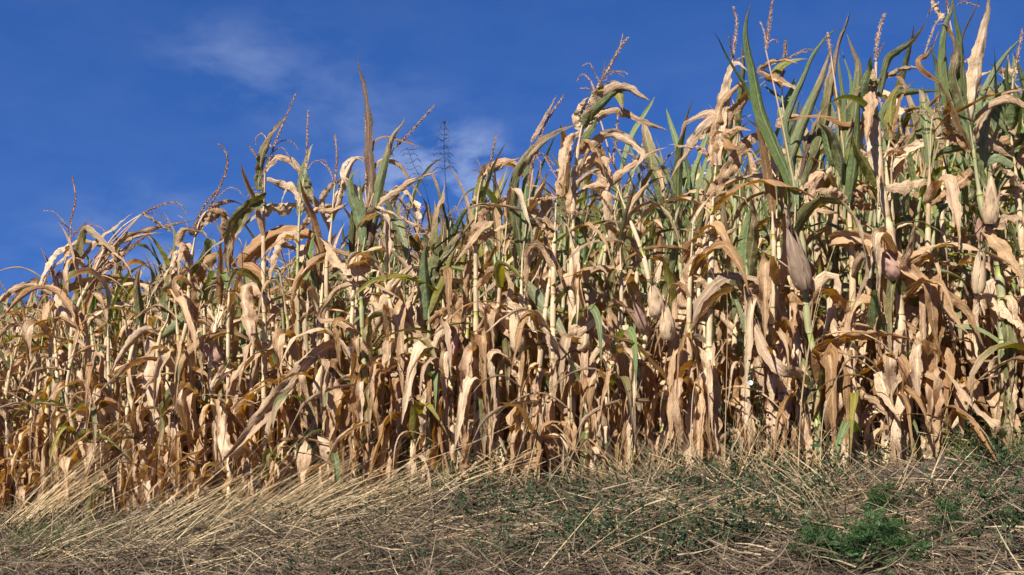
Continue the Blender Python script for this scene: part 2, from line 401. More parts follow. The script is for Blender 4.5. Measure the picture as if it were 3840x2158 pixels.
def lib_leaf(mb, kind, rng, n=18, nu=5, tint=0.0, mat=0, xf=None, dry=True):
    P, L = lib_path(kind, rng, n)
    T = tang(P); S = nrmz(np.cross(np.tile([0, 0, 1.0], (n, 1)), T) + 1e-6)
    for i in range(1, n):
        if np.dot(S[i], S[i - 1]) < 0: S[i] = -S[i]
    v = np.linspace(0, 1, n)
    if dry: tw = rng.uniform(-1.4, 1.4) * v ** 1.3 + np.cumsum(rng.normal(0, .09, n)) + rng.uniform(-.25, .25)
    else: tw = rng.uniform(-.7, .7) * v + np.cumsum(rng.normal(0, .03, n))
    S = rot_about(S, T, tw); Nn = np.cross(S, T) * -1
    wd = {'arch': (.036, .078), 'fold': (.040, .086), 'hang': (.036, .086), 'spear': (.045, .085), 'curl': (.010, .036)}[kind]
    w = rng.uniform(*wd) * leafwidth(v, .55, rng.uniform(.2, .4))
    if xf is not None:
        P = P @ xf[0].T + xf[1]; S = S @ xf[0].T; Nn = Nn @ xf[0].T
        S = nrmz(S); Nn = nrmz(Nn); w = w * xf[2]
    if dry:
        curl = rng.uniform(.1, 1.1) * (1 + .5 * np.sin(6.28 * (v * rng.uniform(.6, 1.6) + rng.random())))
        w = w * (1 + .14 * lownoise(rng, n, 2, 7, 2)[:, 0])
        ribbon(mb, P, S, Nn, w, rng, np.clip(curl, .05, 1.8), rng.uniform(-.3, 1.1), rng.uniform(.10, .36), .26, nu, tint, mat, .07)
    else:
        ribbon(mb, P, S, Nn, w, rng, rng.uniform(.2, .7), rng.uniform(.15, .45), rng.uniform(.04, .12), .03, nu, tint, mat)
LIB = {}
for kind, cnt in (('arch', 24), ('fold', 22), ('hang', 26), ('spear', 14), ('curl', 14)):
    for j in range(cnt):
        mb = MB(); lib_leaf(mb, kind, R, 26, 7 if kind != 'curl' else 5, dry=(kind != 'spear'))
        LIB.setdefault(kind, []).append(mb.mesh(kind + '_leaf_blade', [M['t']]))
for j in range(8):                 # green leaves that arch softly
    mb = MB(); lib_leaf(mb, 'arch', R, 20, 5, dry=False); LIB.setdefault('garch', []).append(mb.mesh('green_arch_blade', [M['g']]))

def stalk_profile(P, L, r0, r1, rng, inter=.215):
    """rings of a sheathed stalk along a path; returns points, radii, band"""
    d = np.r_[0, np.cumsum(np.linalg.norm(np.diff(P, axis=0), axis=1))]
    pts, rad, band, nodes = [], [], [], []
    s = 0.03
    first = True
    while s < L - .04:
        li = min(inter * rng.uniform(.8, 1.15), L - s)
        ex = rng.choice([rng.uniform(.03, .08), rng.uniform(.12, .34)])
        sw = rng.uniform(1.12, 1.32)
        for t, m, b in ((0, 1.12, 2), (.015, 1.10, 0), (.15, sw * .97, 0), (.5, sw * 1.04, 0), (1 - ex - .03, sw, 0), (1 - ex, 1.0, 1), (.975, 1.02, 1), (.99, 1.10, 2)):
            pts.append(s + t * li); rad.append((r0 + (r1 - r0) * ((s + t * li) / L) ** 1.3) * m * (1 + rng.normal(0, .03)) * (1 if s + t * li < .86 * L else .62 / m)); band.append(b)
        nodes.append(s); s += li
    pts = np.array(pts); X = np.stack([np.interp(pts, d, P[:, k]) for k in range(3)], 1)
    return X, np.array(rad), np.array(band, float), nodes
def make_stalk(P, r0, r1, rng, mats, k=8):
    P, L = catmull(P, 40)
    X, r, b, nodes = stalk_profile(P, L, r0, r1, rng)
    mb = MB(); tube(mb, X, r, k, 0.0, b, 0, L * 3)
    return mb.mesh('sheathed_stalk', mats), nodes, P, L
STALKS = []
for j in range(10):
    a = R.normal(0, .055, (4, 2)); P = np.array([[0, 0, -.05], [a[0, 0] * .4, a[0, 1] * .4, .55], [a[1, 0], a[1, 1], 1.15], [a[2, 0] * 1.9, a[2, 1] * 1.9, 1.75]])
    STALKS.append(make_stalk(P, .021, .008, R, [M['stalk']]))

def spikelets(mb, P, dens, ln, wd, rng, core=.003, ang=.72, tint=0.0, taper=.6):
    """chaffy spikelets set all round a path, with the thin rachis itself"""
    P, L = catmull(P, 24); T = tang(P)
    tube(mb, P, np.linspace(core, core * .5, len(P)), 3, tint)
    n = max(6, int(L * dens)); s = (np.arange(n) + rng.random(n) * .8) / n
    i = np.clip((s * (len(P) - 1)).astype(int), 0, len(P) - 1)
    p = np.stack([np.interp(s, np.linspace(0, 1, len(P)), P[:, k]) for k in range(3)], 1); t = T[i]
    q = nrmz(np.cross(t, rng.normal(size=(n, 3))))
    a = ang * rng.uniform(.5, 1.4, n)[:, None]
    dvec = t * np.cos(a) + q * np.sin(a); e = np.cross(dvec, q); f = np.cross(dvec, e)
    l = (ln * rng.uniform(.7, 1.25, n) * (1 - (1 - taper) * s ** 3))[:, None]; w = (wd * rng.uniform(.7, 1.3, n))[:, None]
    base = p + q * core * .5; mid = base + dvec * l * .45
    V = np.stack([base, mid + e * w, mid - e * .5 * w + f * .87 * w, mid - e * .5 * w - f * .87 * w, base + dvec * l], 1)
    idx = (np.arange(n) * 5)[:, None]
    Q = np.concatenate([idx + np.array([[0, 1, 4, 2]]), idx + np.array([[0, 2, 4, 3]]), idx + np.array([[0, 3, 4, 1]])])
    mb.add(V, Q, None, tint)
TASS = []
for j in range(9):
    L = R.uniform(.20, .34); sw = R.normal(0, .05, 2)
    sp = MB(); base = np.array([[0, 0, 0], [sw[0] * .1, sw[1] * .1, L * .35], [sw[0] * .6, sw[1] * .6, L * .7], [sw[0] * 1.5, sw[1] * 1.5, L]])
    tube(sp, catmull(base[:2], 6)[0], .0035, 4)
    spikelets(sp, base[1:], 480, .016, .0038, R, .0045)
    brs = []
    for q in range(int(R.integers(2, 9))):
        az = R.uniform(0, 6.28); l = R.uniform(.09, .17); z0 = L * R.uniform(.18, .40); c, s_ = math.cos(az), math.sin(az)
        b = MB(); up, dr = R.uniform(.3, .9), R.uniform(-.7, .4)
        spikelets(b, [[0, 0, 0], [c * l * .35, s_ * l * .35, l * .40 * up], [c * l * .7, s_ * l * .7, l * (.40 * up + .2 * dr)], [c * l * .95, s_ * l * .95, l * (.38 * up + .55 * dr)]], 360, .012, .0028, R, .0022)
        brs.append((b.mesh('tassel_side_branch', [M['tassel']], False), np.array([0, 0, z0])))
    TASS.append((sp.mesh('tassel_spike', [M['tassel']], False), brs, L))

def ear_meshes(rng, L, rad):
    n, k = 18, 16; t = np.linspace(0, 1, n)
    pr = np.clip((1 - t ** 1.35) ** 1.05 * (t + .07) ** .40, 0, None); pr = pr / pr.max() * rad
    pr[-1] = .002
    th = np.linspace(0, 2 * pi, k, endpoint=False)
    bend = rng.normal(0, .02, 2)
    rr = pr[:, None] * (1 + .07 * np.cos(3 * th[None] + 2 * t[:, None] + rng.uniform(0, 6)) + .03 * np.cos(8 * th[None] + 3 * t[:, None]) + .05 * lownoise(rng, n, k, 5, 10))
    P = np.stack([rr * np.cos(th)[None] + bend[0] * (t ** 2)[:, None], rr * np.sin(th)[None] + bend[1] * (t ** 2)[:, None], np.broadcast_to((t * L)[:, None], rr.shape)], -1)
    mb = MB(); uv = np.stack(np.broadcast_arrays(np.linspace(0, 1, k)[None], t[:, None]), -1)
    mb.add(P, tube_quads(n, k), uv)
    husk = mb.mesh('husk', [M['husk']])
    flaps = []
    for f in range(5):
        m = 14; a = f * 1.35 + rng.uniform(-.4, .4); v = np.linspace(0, 1, m); ext = rng.uniform(.55, 1.25)
        tt = v * ext; r = np.interp(tt, t, pr) + .004 + rng.uniform(.01, .07) * np.clip(v - .55, 0, 1)
        Pc = np.stack([r * math.cos(a), r * math.sin(a), tt * L], 1)
        S = np.tile([-math.sin(a), math.cos(a), 0.0], (m, 1)); Nn = np.tile([-math.cos(a), -math.sin(a), 0.0], (m, 1))
        b = MB(); ribbon(b, Pc, S, Nn, rad * rng.uniform(1.0, 1.7) * leafwidth(v, .6, .4), rng, .9, 0, .16, .12, 7, 0.0, 0, .05)
        flaps.append(b.mesh('husk_flap', [M['husk']]))
    b = MB()
    for q in range(14):
        d = rng.normal(0, .011, 2); l = rng.uniform(.015, .045)
        tube(b, [[0, 0, L * .95], [d[0], d[1], L * .97 + l * .6], [d[0] * 2.4, d[1] * 2.4, L * .97 + l]], .0016, 3, rng.random())
    return husk, flaps, b.mesh('silk_tuft', [M['silk']])
EARS = [ear_meshes(R, R.uniform(.20, .27), R.uniform(.024, .033)) for j in range(10)]
def place_ear(root, p, d, sc=1.0, mat=None, j=None, label=None):
    husk, flaps, silk = EARS[int(R.integers(len(EARS))) if j is None else j]
    e = obj('ear', husk, root, mat, p); q = Vector(d).to_track_quat('Z', 'X')
    e.rotation_mode = 'QUATERNION'; e.rotation_quaternion = q @ Vector((0, 0, 1)).rotation_difference(Vector((0, 0, 1)))
    e.scale = (sc, sc, sc)
    for f in flaps: obj('husk_leaf', f, e, mat)
    obj('silk', silk, e)
    if label: e['label'] = label
    return e
def place_tassel(root, p, rng, lean=(0, 0), sc=1.0, branches=True, j=None):
    sp, brs, L = TASS[int(rng.integers(len(TASS))) if j is None else j]
    t = obj('tassel', sp, root, None, p, rng.uniform(0, 6.28), sc)
    t.rotation_euler = (lean[0], lean[1], rng.uniform(0, 6.28))
    if branches:
        for b, o in brs: obj('tassel_branch', b, t, None, o)
    return t

# what leaf goes where on a plant: (kind, material) by height fraction and greenness
def pick_leaf(h, g, rng):
    r = rng.random()
    if h < .42: kind = 'hang' if r < .56 else ('fold' if r < .76 else 'curl')
    elif h < .72: kind = 'fold' if r < .32 else ('arch' if r < .58 else ('hang' if r < .74 else 'curl'))
    else: kind = 'arch' if r < .42 else ('fold' if r < .55 else ('spear' if r < .62 + .38 * min(1, g * 1.3 + .12) else 'curl'))
    green = rng.random() < g * (0.25 + 1.0 * max(0, h - .2))
    if green:
        mat = ('g', 'd', 'd', 'g', 'y', 'o')[int(rng.integers(6))]
        if kind in ('fold', 'arch', 'curl'): kind = 'garch' if rng.random() < .45 else 'spear'
        if kind == 'hang' : kind = 'garch'
    else:
        mat = ('t', 't', 't', 'p', 'p', 'b', 't', 'o', 't')[int(rng.integers(9))]
        if h < .4 and rng.random() < .14: mat = 'b'
        if kind == 'spear': mat = ('t', 'o', 'd', 'b')[int(rng.integers(4))]
    return kind, mat
def dress(root, P, L, nodes, g, rng, lo=0.0, hi=1.0, extra=0, scale=1.0, plane=None, low=.55):
    """library leaves at the stalk nodes, alternating sides"""
    d = np.r_[0, np.cumsum(np.linalg.norm(np.diff(P, axis=0), axis=1))]
    az0 = rng.uniform(0, 2 * pi) if plane is None else plane
    side = 0; made = 0; nn = len(nodes)
    for q, s in enumerate( list(nodes) + [rng.uniform(.04, low) * L for _ in range(extra)]):
        h = s / L
        side ^= 1
        if h < lo or h > hi: continue
        p = np.array([np.interp(min(s + .12, L), d, P[:, k]) for k in range(3)])
        kind, mat = pick_leaf(h, g, rng)
        me = LIB[kind][int(rng.integers(len(LIB[kind])))]
        obj('leaf', me, root, M[mat], p, az0 + side * pi + rng.normal(0, .45) if q < nn or rng.random() < .35 else rng.normal(-1.7, .8), scale * rng.uniform(.82, 1.12)); made += 1
    return made

# ------------------------------------------------------------------ the plants that stand out, shaped one by one
CR = {1: (0, 300, .5525), 2: (1200, 200, .5525), 3: (2540, 0, .5525), 4: (0, 1050, .5525), 5: (1200, 1000, .5525), 6: (2540, 800, .5525),
      8: (400, 950, .3107), 9: (2600, 1100, .5525), 10: (0, 1400, .4144), 11: (3300, 0, .3452), 12: (1900, 100, .5525), 13: (3300, 500, .4834), 0: (0, 0, 1.0)}
def px(c, pts):
    ox, oy, s = CR[c]; return [(ox + a * s, oy + b * s) for a, b in pts]
HEROES = []
def hero_leaf(root, base, c, mat, w, pts, Y0, rng, roll=None, dz=None, label=None, SP=None):
    pp = px(c, pts); n = len(pp)
    dz = rng.uniform(-.30, .18) if dz is None else dz
    roll = rng.choice([-1, 1]) * rng.uniform(.25, .85) if roll is None else roll
    f = np.linspace(0, 1, n) ** 1.2 * dz
    Wp = np.array([W(a, b, Y0 + f[i]) for i, (a, b) in enumerate(pp)]) - base
    nv = 36
    if SP is not None:                           # every blade starts at its own stalk
        d0 = np.linalg.norm((SP - Wp[0]) * [1, .5, 1], axis=1).min(); d1 = np.linalg.norm((SP - Wp[-1]) * [1, .5, 1], axis=1).min()
        if d1 < d0 - .05: Wp = Wp[::-1].copy(); d0 = d1
        if .035 < d0 < .60:
            q = Wp[0] - [0, 0, .55 * d0]; j = int(np.argmin(np.linalg.norm(SP - q, axis=1))); a = SP[j]
            Wp = np.vstack([a, a * .45 + Wp[0] * .55 + [0, 0, .12 * d0], Wp])
    P, L = catmull(Wp, nv); v = np.linspace(0, 1, nv)
    dry = mat not in 'gdy'
    if dry: P = P + np.stack([np.convolve(rng.normal(0, .006, nv + 4), np.ones(5) / 5, 'valid') for _ in range(3)], 1)
    T = tang(P); V = np.array([0, 1.0, 0])
    S = nrmz(np.cross(T, np.tile(V, (nv, 1))) + 1e-6)
    for i in range(1, nv):                       # keep the blade from flipping at a fold
        if np.dot(S[i], S[i - 1]) < -.2: S[i] = -S[i]
    tw = roll + rng.uniform(-.45, .45) * v + (np.cumsum(rng.normal(0, .05, nv)) if dry else 0)
    S = rot_about(S, T, tw); N = np.cross(S, T)
    N = np.where((N[:, 1:2] > 0) & False, -N, N)
    wm = w * Y0 / FPX / max(.55, math.cos(roll)) * 1.08
    wv = wm * leafwidth(v, .62, .35)
    mb = MB()
    if dry:
        wv = wv * (1 + .12 * lownoise(rng, nv, 2, 8, 2)[:, 0])
        curl = np.clip(rng.uniform(.15, .9) * (1 + .5 * np.sin(6.28 * (v * rng.uniform(.6, 1.6) + rng.random()))), .2, 2.0)
        ribbon(mb, P, S, N, wv, rng, curl, rng.uniform(-.2, .8), rng.uniform(.12, .36), .24, 7, 0.0, 0, .07)
    else:
        ribbon(mb, P, S, N, wv, rng, rng.uniform(.3, .8), rng.uniform(.1, .35), .08, .05, 7)
    o = obj('leaf', mb.mesh('leaf_blade', [M[mat]]), root)
    if label: o['label'] = label
    return o
def hero_tassel(root, base, c, spike, branches, Y0, rng, thick=1.0, top=None):
    P = np.array([W(a, b, Y0) for a, b in px(c, spike)])
    o = P[0].copy(); mb = MB(); gap = top + base - o
    if .02 < np.linalg.norm(gap) < 1.2: tube(mb, catmull([gap, gap * .5 + np.array([0, 0, .03]), P[1] * 0], 8)[0], np.linspace(.0055, .004, 8), 5)
    spikelets(mb, P - o, 620, .017 * thick, .0039 * thick, rng, .0048)
    t = obj('tassel', mb.mesh('tassel_spike', [M['tassel']], False), root, None, o - base)
    for b in branches:
        dz = rng.uniform(-.10, .10)
        B = np.array([W(a, q, Y0 + dz * i / (len(b) - 1)) for i, (a, q) in enumerate(px(c, b))])
        mb = MB(); spikelets(mb, B - o, 420, .013, .0032, rng, .0026)
        obj('tassel_branch', mb.mesh('tassel_side_branch', [M['tassel']], False), t)
def hero(label, short, bx, c, stalk, leaves=(), tassels=(), ears=(), k=0, fill=.84, green=False, r=(.022, .010), dY=0.0, g=.1):
    """bx: photograph column of the base; stalk: points from low to high"""
    rng = np.random.default_rng(int(bx * 7 + len(leaves)))
    x, y = row_at_px(bx, k); y += dY; x = (bx - 1920) / FPX * y
    base = np.array([x, y, float(gz(x, y))])
    root = empty('corn_plant', base)
    tag(root, label, 'corn plant', 'corn plants along the near edge of the field')
    pts = [np.zeros(3) - [0, 0, .05]] + [W(a, b, y) - base for a, b in px(c, stalk)]
    me, nodes, P, L = make_stalk(pts, r[0], r[1], rng, [M['gstalk' if green else 'stalk']], 10)
    obj('stalk', me, root)
    for lf in leaves:
        mat, w, pts = lf[0], lf[1], lf[2]; kw = lf[3] if len(lf) > 3 else {}
        cc = kw.pop('c', c) if kw else c
        hero_leaf(root, base, cc, mat, w, pts, y, rng, SP=P, **kw)
    for tl in tassels:
        hero_tassel(root, base, tl[3] if len(tl) > 3 else c, tl[0], tl[1], y, rng, tl[2] if len(tl) > 2 else 1.0, P[-1])
    for e in ears:                               # (crop, bottom px, top px, width px, material)
        cc, p0, p1, wpx, mat = e[:5]
        a = W(*px(cc, [p0])[0], y - .05); b = W(*px(cc, [p1])[0], y - .10)
        ln = np.linalg.norm(b - a); husk, flaps, silk = ear_meshes(rng, ln, wpx / 2 * y / FPX)
        q = Vector(b - a).to_track_quat('Z', 'X')
        eo = obj('ear', husk, root, M[mat], a - base); eo.rotation_mode = 'QUATERNION'; eo.rotation_quaternion = q
        for f in flaps: obj('husk_leaf', f, eo, M[mat])
        obj('silk', silk, eo)
        if len(e) > 5: eo['label'] = e[5]
    dress(root, P, L, nodes, g, rng, 0, fill, extra=8, low=.45)
    HEROES.append((x, short, root, k))
    return root

hero('dry corn plant with the leftmost tall upright tassel against the sky', 'leftmost tassel plant', 165, 1,
     [(330, 2058), (375, 1590), (430, 1300), (470, 1110)],
     [('p', 28, [(470, 1120), (400, 1150), (340, 1200), (300, 1290), (250, 1448)]),
      ('o', 30, [(430, 1420), (490, 1270), (545, 1120), (570, 1012), (625, 1035), (720, 1110), (800, 1200)]),
      ('t', 20, [(440, 1180), (520, 1108), (600, 1108), (720, 1130), (800, 1120), (950, 1060), (1110, 1035)]),
      ('t', 13, [(550, 1200), (650, 1085), (760, 1010), (900, 905)]),
      ('t', 24, [(400, 1448), (480, 1420), (560, 1370), (700, 1355), (850, 1358), (1000, 1380), (1100, 1415)]),
      ('t', 24, [(260, 1460), (330, 1310), (420, 1210), (480, 1150)]),
      ('p', 34, [(385, 1340), (400, 1448), (430, 1560), (500, 1680), (580, 1760)]),
      ('t', 26, [(330, 1448), (200, 1400), (80, 1440), (0, 1500), (-60, 1560)])],
     [([(475, 1090), (485, 950), (512, 800), (490, 655)], [[(470, 1040), (430, 960), (360, 895), (295, 890)], [(465, 1010), (430, 975), (385, 985)],
       [(485, 1060), (540, 1005), (630, 940)], [(490, 1060), (590, 985), (680, 1000), (735, 1060)]])])
hero('corn plant leaning right under a long nodding tassel near the left edge', 'nodding tassel plant', 265, 1,
     [(480, 1880), (520, 1570), (640, 1310), (720, 1130), (830, 1000), (960, 912)],
     [('t', 14, [(970, 910), (1060, 970), (1150, 1030), (1210, 1065)]),
      ('t', 24, [(640, 1310), (760, 1170), (900, 1065), (1100, 1010), (1270, 965), (1320, 955)]),
      ('t', 22, [(700, 1300), (800, 1200), (870, 1120), (905, 1050)]),
      ('t', 22, [(620, 1300), (680, 1190), (720, 1130), (770, 1200), (790, 1320)])],
     [([(960, 912), (1060, 862), (1150, 832), (1222, 845), (1258, 902)], [[(980, 905), (1080, 915), (1140, 970)]]),
      ([(620, 1340), (760, 1250), (860, 1170), (950, 1090), (1020, 1040)], [[(680, 1330), (740, 1330), (800, 1380)], [(640, 1310), (620, 1370), (560, 1400)]], 1.5),
      ([(490, 1400), (560, 1300), (640, 1210), (700, 1150)], [])], r=(.022, .007))
hero('corn plant with a wide olive sheath and one pale bent leaf hanging below it', 'olive sheath plant', 575, 8,
     [(560, 2000), (600, 1448), (640, 1010), (740, 800), (760, 560)],
     [('o', 44, [(720, 800), (725, 600), (760, 380), (820, 120), (860, 30)], dict(roll=.2, dz=-.04)),
      ('g', 26, [(830, 530), (950, 335), (1090, 150), (1200, 0)], dict(dz=-.15)),
      ('d', 40, [(660, 1020), (860, 870), (1020, 680), (1230, 390), (1430, 245), (1620, 155)], dict(roll=.5)),
      ('d', 15, [(1180, 1180), (1186, 1050), (1150, 965), (1108, 890)], dict(c=1, roll=.2)),
      ('p', 42, [(1135, 1440), (1150, 1320), (1180, 1190), (1215, 1170), (1235, 1230)], dict(c=1)),
      ('p', 50, [(1000, 405), (1000, 560), (1000, 700), (1015, 840), (1090, 990), (1200, 1070), (1340, 1100), (1480, 1190)], dict(c=4, roll=.3, dz=-.22, label='pale bent leaf')),
      ('b', 55, [(1220, 1448), (1300, 1320), (1420, 1220), (1500, 1160)], dict(c=1)),
      ('t', 26, [(640, 1000), (480, 930), (330, 1020), (180, 1220), (50, 1448)])], (), ((4, (1490, 560), (1370, 420), 60, 'redhusk'),), fill=.5)
hero('corn plant with two thick brown tassel spikes, one curved like a hook', 'hooked tassel plant', 655, 1,
     [(1205, 1990), (1270, 1640), (1290, 1300), (1340, 1000), (1400, 895)],
     [('t', 22, [(1310, 1060), (1400, 930), (1500, 840), (1600, 830), (1655, 855)]),
      ('t', 30, [(1330, 1000), (1440, 930), (1520, 900), (1570, 965)]),
      ('t', 26, [(1225, 1110), (1245, 1040), (1330, 1030), (1430, 1090), (1470, 1160)]),
      ('b', 24, [(1500, 930), (1508, 1040), (1500, 1100)]),
      ('t', 26, [(1300, 1250), (1240, 1120), (1215, 1180), (1210, 1330)]),
      ('b', 30, [(1290, 1390), (1300, 1600), (1270, 1800), (1240, 1950)])],
     [([(1405, 895), (1440, 830), (1490, 730), (1535, 620), (1540, 510), (1482, 432)], [[(1475, 800), (1550, 735), (1610, 745), (1655, 795)]], 1.15),
      ([(1290, 1060), (1330, 970), (1390, 850), (1470, 752)], [[(1290, 1050), (1260, 960), (1210, 920)]], 1.2)])
hero('corn plant with a dark upright leaf beside a tall slanted tassel, orange leaf arching below', 'orange leaf plant', 985, 1,
     [(1792, 2400), (1795, 1650), (1790, 1250), (1790, 900), (1800, 620)],
     [('o', 26, [(1752, 735), (1760, 600), (1800, 450), (1860, 340), (1935, 245)], dict(roll=.3, dz=-.1)),
      ('t', 26, [(1810, 580), (1880, 525), (1960, 540), (2040, 620), (2030, 700), (2018, 780)]),
      ('o', 34, [(1550, 1350), (1548, 1150), (1590, 960), (1700, 850), (1790, 800)]),
      ('n', 48, [(1640, 1235), (1750, 1130), (1860, 1050), (1960, 1042), (2090, 1055), (2180, 1130), (2270, 1210), (2360, 1275)], dict(roll=.55, dz=-.1, label='orange arching leaf')),
      ('p', 24, [(1800, 680), (1920, 730), (2050, 790), (2150, 870), (2220, 1000), (2250, 1100)]),
      ('t', 20, [(1330, 1250), (1450, 1130), (1600, 1020), (1770, 890)]),
      ('t', 52, [(1700, 30), (1650, 110), (1690, 300), (1720, 480)], dict(c=4)),
      ('p', 36, [(1860, 880), (1930, 900), (1990, 870), (2060, 890), (2120, 940)]),
      ('o', 34, [(1560, 1320), (1565, 1130), (1600, 1020), (1660, 880), (1740, 780)]),
      ('t', 30, [(1950, 450), (1850, 470), (1750, 520), (1620, 640)], dict(c=4)),
      ('t', 22, [(1790, 480), (1650, 570), (1560, 700), (1530, 860)], dict(c=4)),
      ('p', 40, [(1480, 770), (1530, 900), (1520, 1030), (1560, 1150)], dict(c=4, roll=.2))],
     [([(1790, 640), (1840, 510), (1890, 370), (1950, 230), (2008, 95)], [[(1850, 470), (1820, 420), (1780, 365), (1742, 390), (1735, 440)],
       [(1870, 440), (1930, 410), (1990, 430), (2022, 470)], [(1850, 490), (1910, 460), (1950, 500), (1968, 540)], [(1820, 560), (1790, 500), (1770, 560)]]),
      ([(1790, 800), (1780, 700), (1765, 600), (1740, 520), (1690, 450)], [[(1780, 760), (1720, 735), (1675, 800)], [(1780, 800), (1740, 760), (1700, 780)]], 1.2)], g=.05, fill=.76)
hero('corn plant with a slim straight tassel and one side branch curling right', 'slim tassel plant', 1115, 1,
     [(2020, 2300), (2025, 1650), (2020, 1300), (2035, 900), (2055, 740), (2075, 615)],
     [('t', 22, [(2060, 880), (2020, 760), (1980, 700), (1940, 720), (1900, 860)]),
      ('o', 22, [(2070, 640), (2090, 720), (2120, 800), (2140, 815)]),
      ('t', 22, [(2060, 1000), (2130, 900), (2230, 860), (2353, 860)]),
      ('t', 40, [(2040, 1100), (1990, 1050), (1900, 1080), (1850, 1200), (1830, 1380)]),
      ('g', 36, [(2025, 1240), (2060, 1330), (2110, 1100), (2150, 1000)], dict(c=1))],
     [([(2075, 615), (2082, 500), (2086, 350), (2092, 210)], [[(2080, 620), (2130, 560), (2200, 550), (2240, 620), (2262, 685)]])], green=True, r=(.020, .006))
hero('corn plant with a tan leaf fold on top, just left of the green fork', 'tan fold plant', 1240, 2,
     [(60, 2600), (50, 1900), (45, 1450), (70, 1250), (100, 900)],
     [('t', 24, [(60, 1100), (20, 1000), (70, 920), (130, 880), (175, 905)]),
      ('t', 22, [(0, 1060), (70, 1065), (140, 1050), (200, 1010)]),
      ('p', 30, [(70, 1150), (120, 1000), (160, 860), (215, 740), (280, 710), (330, 760)]),
      ('t', 60, [(2290, 440), (2180, 480), (2000, 650), (1880, 800), (1750, 950), (1610, 1110), (1480, 1275)], dict(c=4, roll=-.25, dz=-.45, label='long drooping leaf that reaches the straw')),
      ('b', 44, [(2290, 450), (2300, 600), (2330, 740)], dict(c=4)), ('t', 40, [(2200, 640), (2300, 800), (2353, 880)], dict(c=4)),
      ('p', 40, [(2110, 1080), (2170, 1130), (2280, 1180), (2250, 1230)], dict(c=4, roll=.1))],
     [([(100, 900), (115, 700), (100, 552)], [[(95, 890), (80, 830), (50, 775), (0, 735)], [(100, 880), (150, 850), (190, 880)]])],
     ((4, (2150, 790), (2200, 590), 58, 'husk'), (4, (2290, 1230), (2150, 1060), 66, 'husk', 'husk lying half in shade by the straw')), fill=.55)
hero('corn plant with two green forked leaves and one very tall dark spear leaf', 'spear leaf plant', 1385, 2,
     [(330, 2600), (290, 1900), (280, 1448), (305, 1270), (318, 1080)],
     [('g', 46, [(292, 1300), (250, 1100), (200, 950), (205, 840), (262, 790)], dict(roll=-.25, dz=-.08)),
      ('g', 24, [(300, 1260), (282, 1060), (270, 920), (268, 830)]),
      ('d', 36, [(330, 1320), (368, 1100), (392, 940), (430, 780), (468, 640), (500, 550), (560, 480), (578, 425)], dict(roll=.3, dz=-.06)),
      ('u', 36, [(345, 1300), (352, 1060), (345, 850), (332, 600), (322, 400), (298, 220), (264, 100), (248, 0)], dict(roll=.35, dz=-.05, label='very tall dark spear leaf')),
      ('b', 15, [(352, 640), (380, 582), (450, 565), (540, 590), (640, 622), (720, 655)]),
      ('p', 26, [(170, 860), (150, 800), (180, 735), (245, 710), (310, 745)]),
      ('t', 18, [(360, 770), (440, 720), (540, 760), (600, 850), (660, 930), (715, 1020)]),
      ('t', 24, [(380, 1035), (480, 960), (600, 880), (720, 830), (825, 800)]),
      ('t', 16, [(380, 1050), (480, 1090), (600, 1150), (735, 1212)]),
      ('t', 44, [(0, 1250), (60, 1300), (130, 1400), (200, 1448), (260, 1440)]),
      ('t', 22, [(0, 350), (60, 240), (150, 140), (300, 110), (430, 150), (560, 225)], dict(c=5)),
      ('p', 40, [(340, 620), (360, 460), (430, 300), (500, 130), (600, 20), (680, 0)], dict(c=5))],
     [([(308, 930), (316, 700), (306, 420)], []), ([(500, 650), (560, 590), (640, 510), (710, 430), (775, 358)], [[(520, 600), (600, 590), (650, 640)], [(500, 700), (470, 650), (455, 560)]])],
     green=True, g=.2)
hero('corn plant whose paired green leaves end in a fork above the tan field edge', 'green fork plant', 1605, 5,
     [(740, 1400), (740, 900), (740, 360), (735, 200)],
     [('g', 40, [(732, 360), (722, 220), (710, 60), (712, -90), (735, -170)]),
      ('y', 34, [(735, 350), (790, 230), (850, 90), (890, -50), (930, -140)], dict(roll=.4)),
      ('o', 28, [(800, 1440), (900, 1320), (1000, 1200), (1090, 1080)], dict(c=2)),
      ('o', 44, [(735, 1448), (745, 1280), (790, 1080), (845, 900), (860, 850)], dict(c=2)),
      ('p', 36, [(900, 300), (880, 320), (820, 450), (780, 560), (740, 625)], dict(roll=.3, dz=-.2)),
      ('b', 46, [(880, 320), (920, 420), (960, 560), (985, 650)], dict(roll=.2, dz=-.15)),
      ('t', 40, [(740, 560), (640, 420), (590, 250), (660, 130)]),
      ('p', 36, [(720, 660), (640, 520), (560, 390), (490, 240)]),
      ('t', 30, [(1000, 640), (1040, 760), (1090, 900), (1130, 1040)], dict(dz=-.2, roll=.3))], green=True, g=.25, fill=.5)
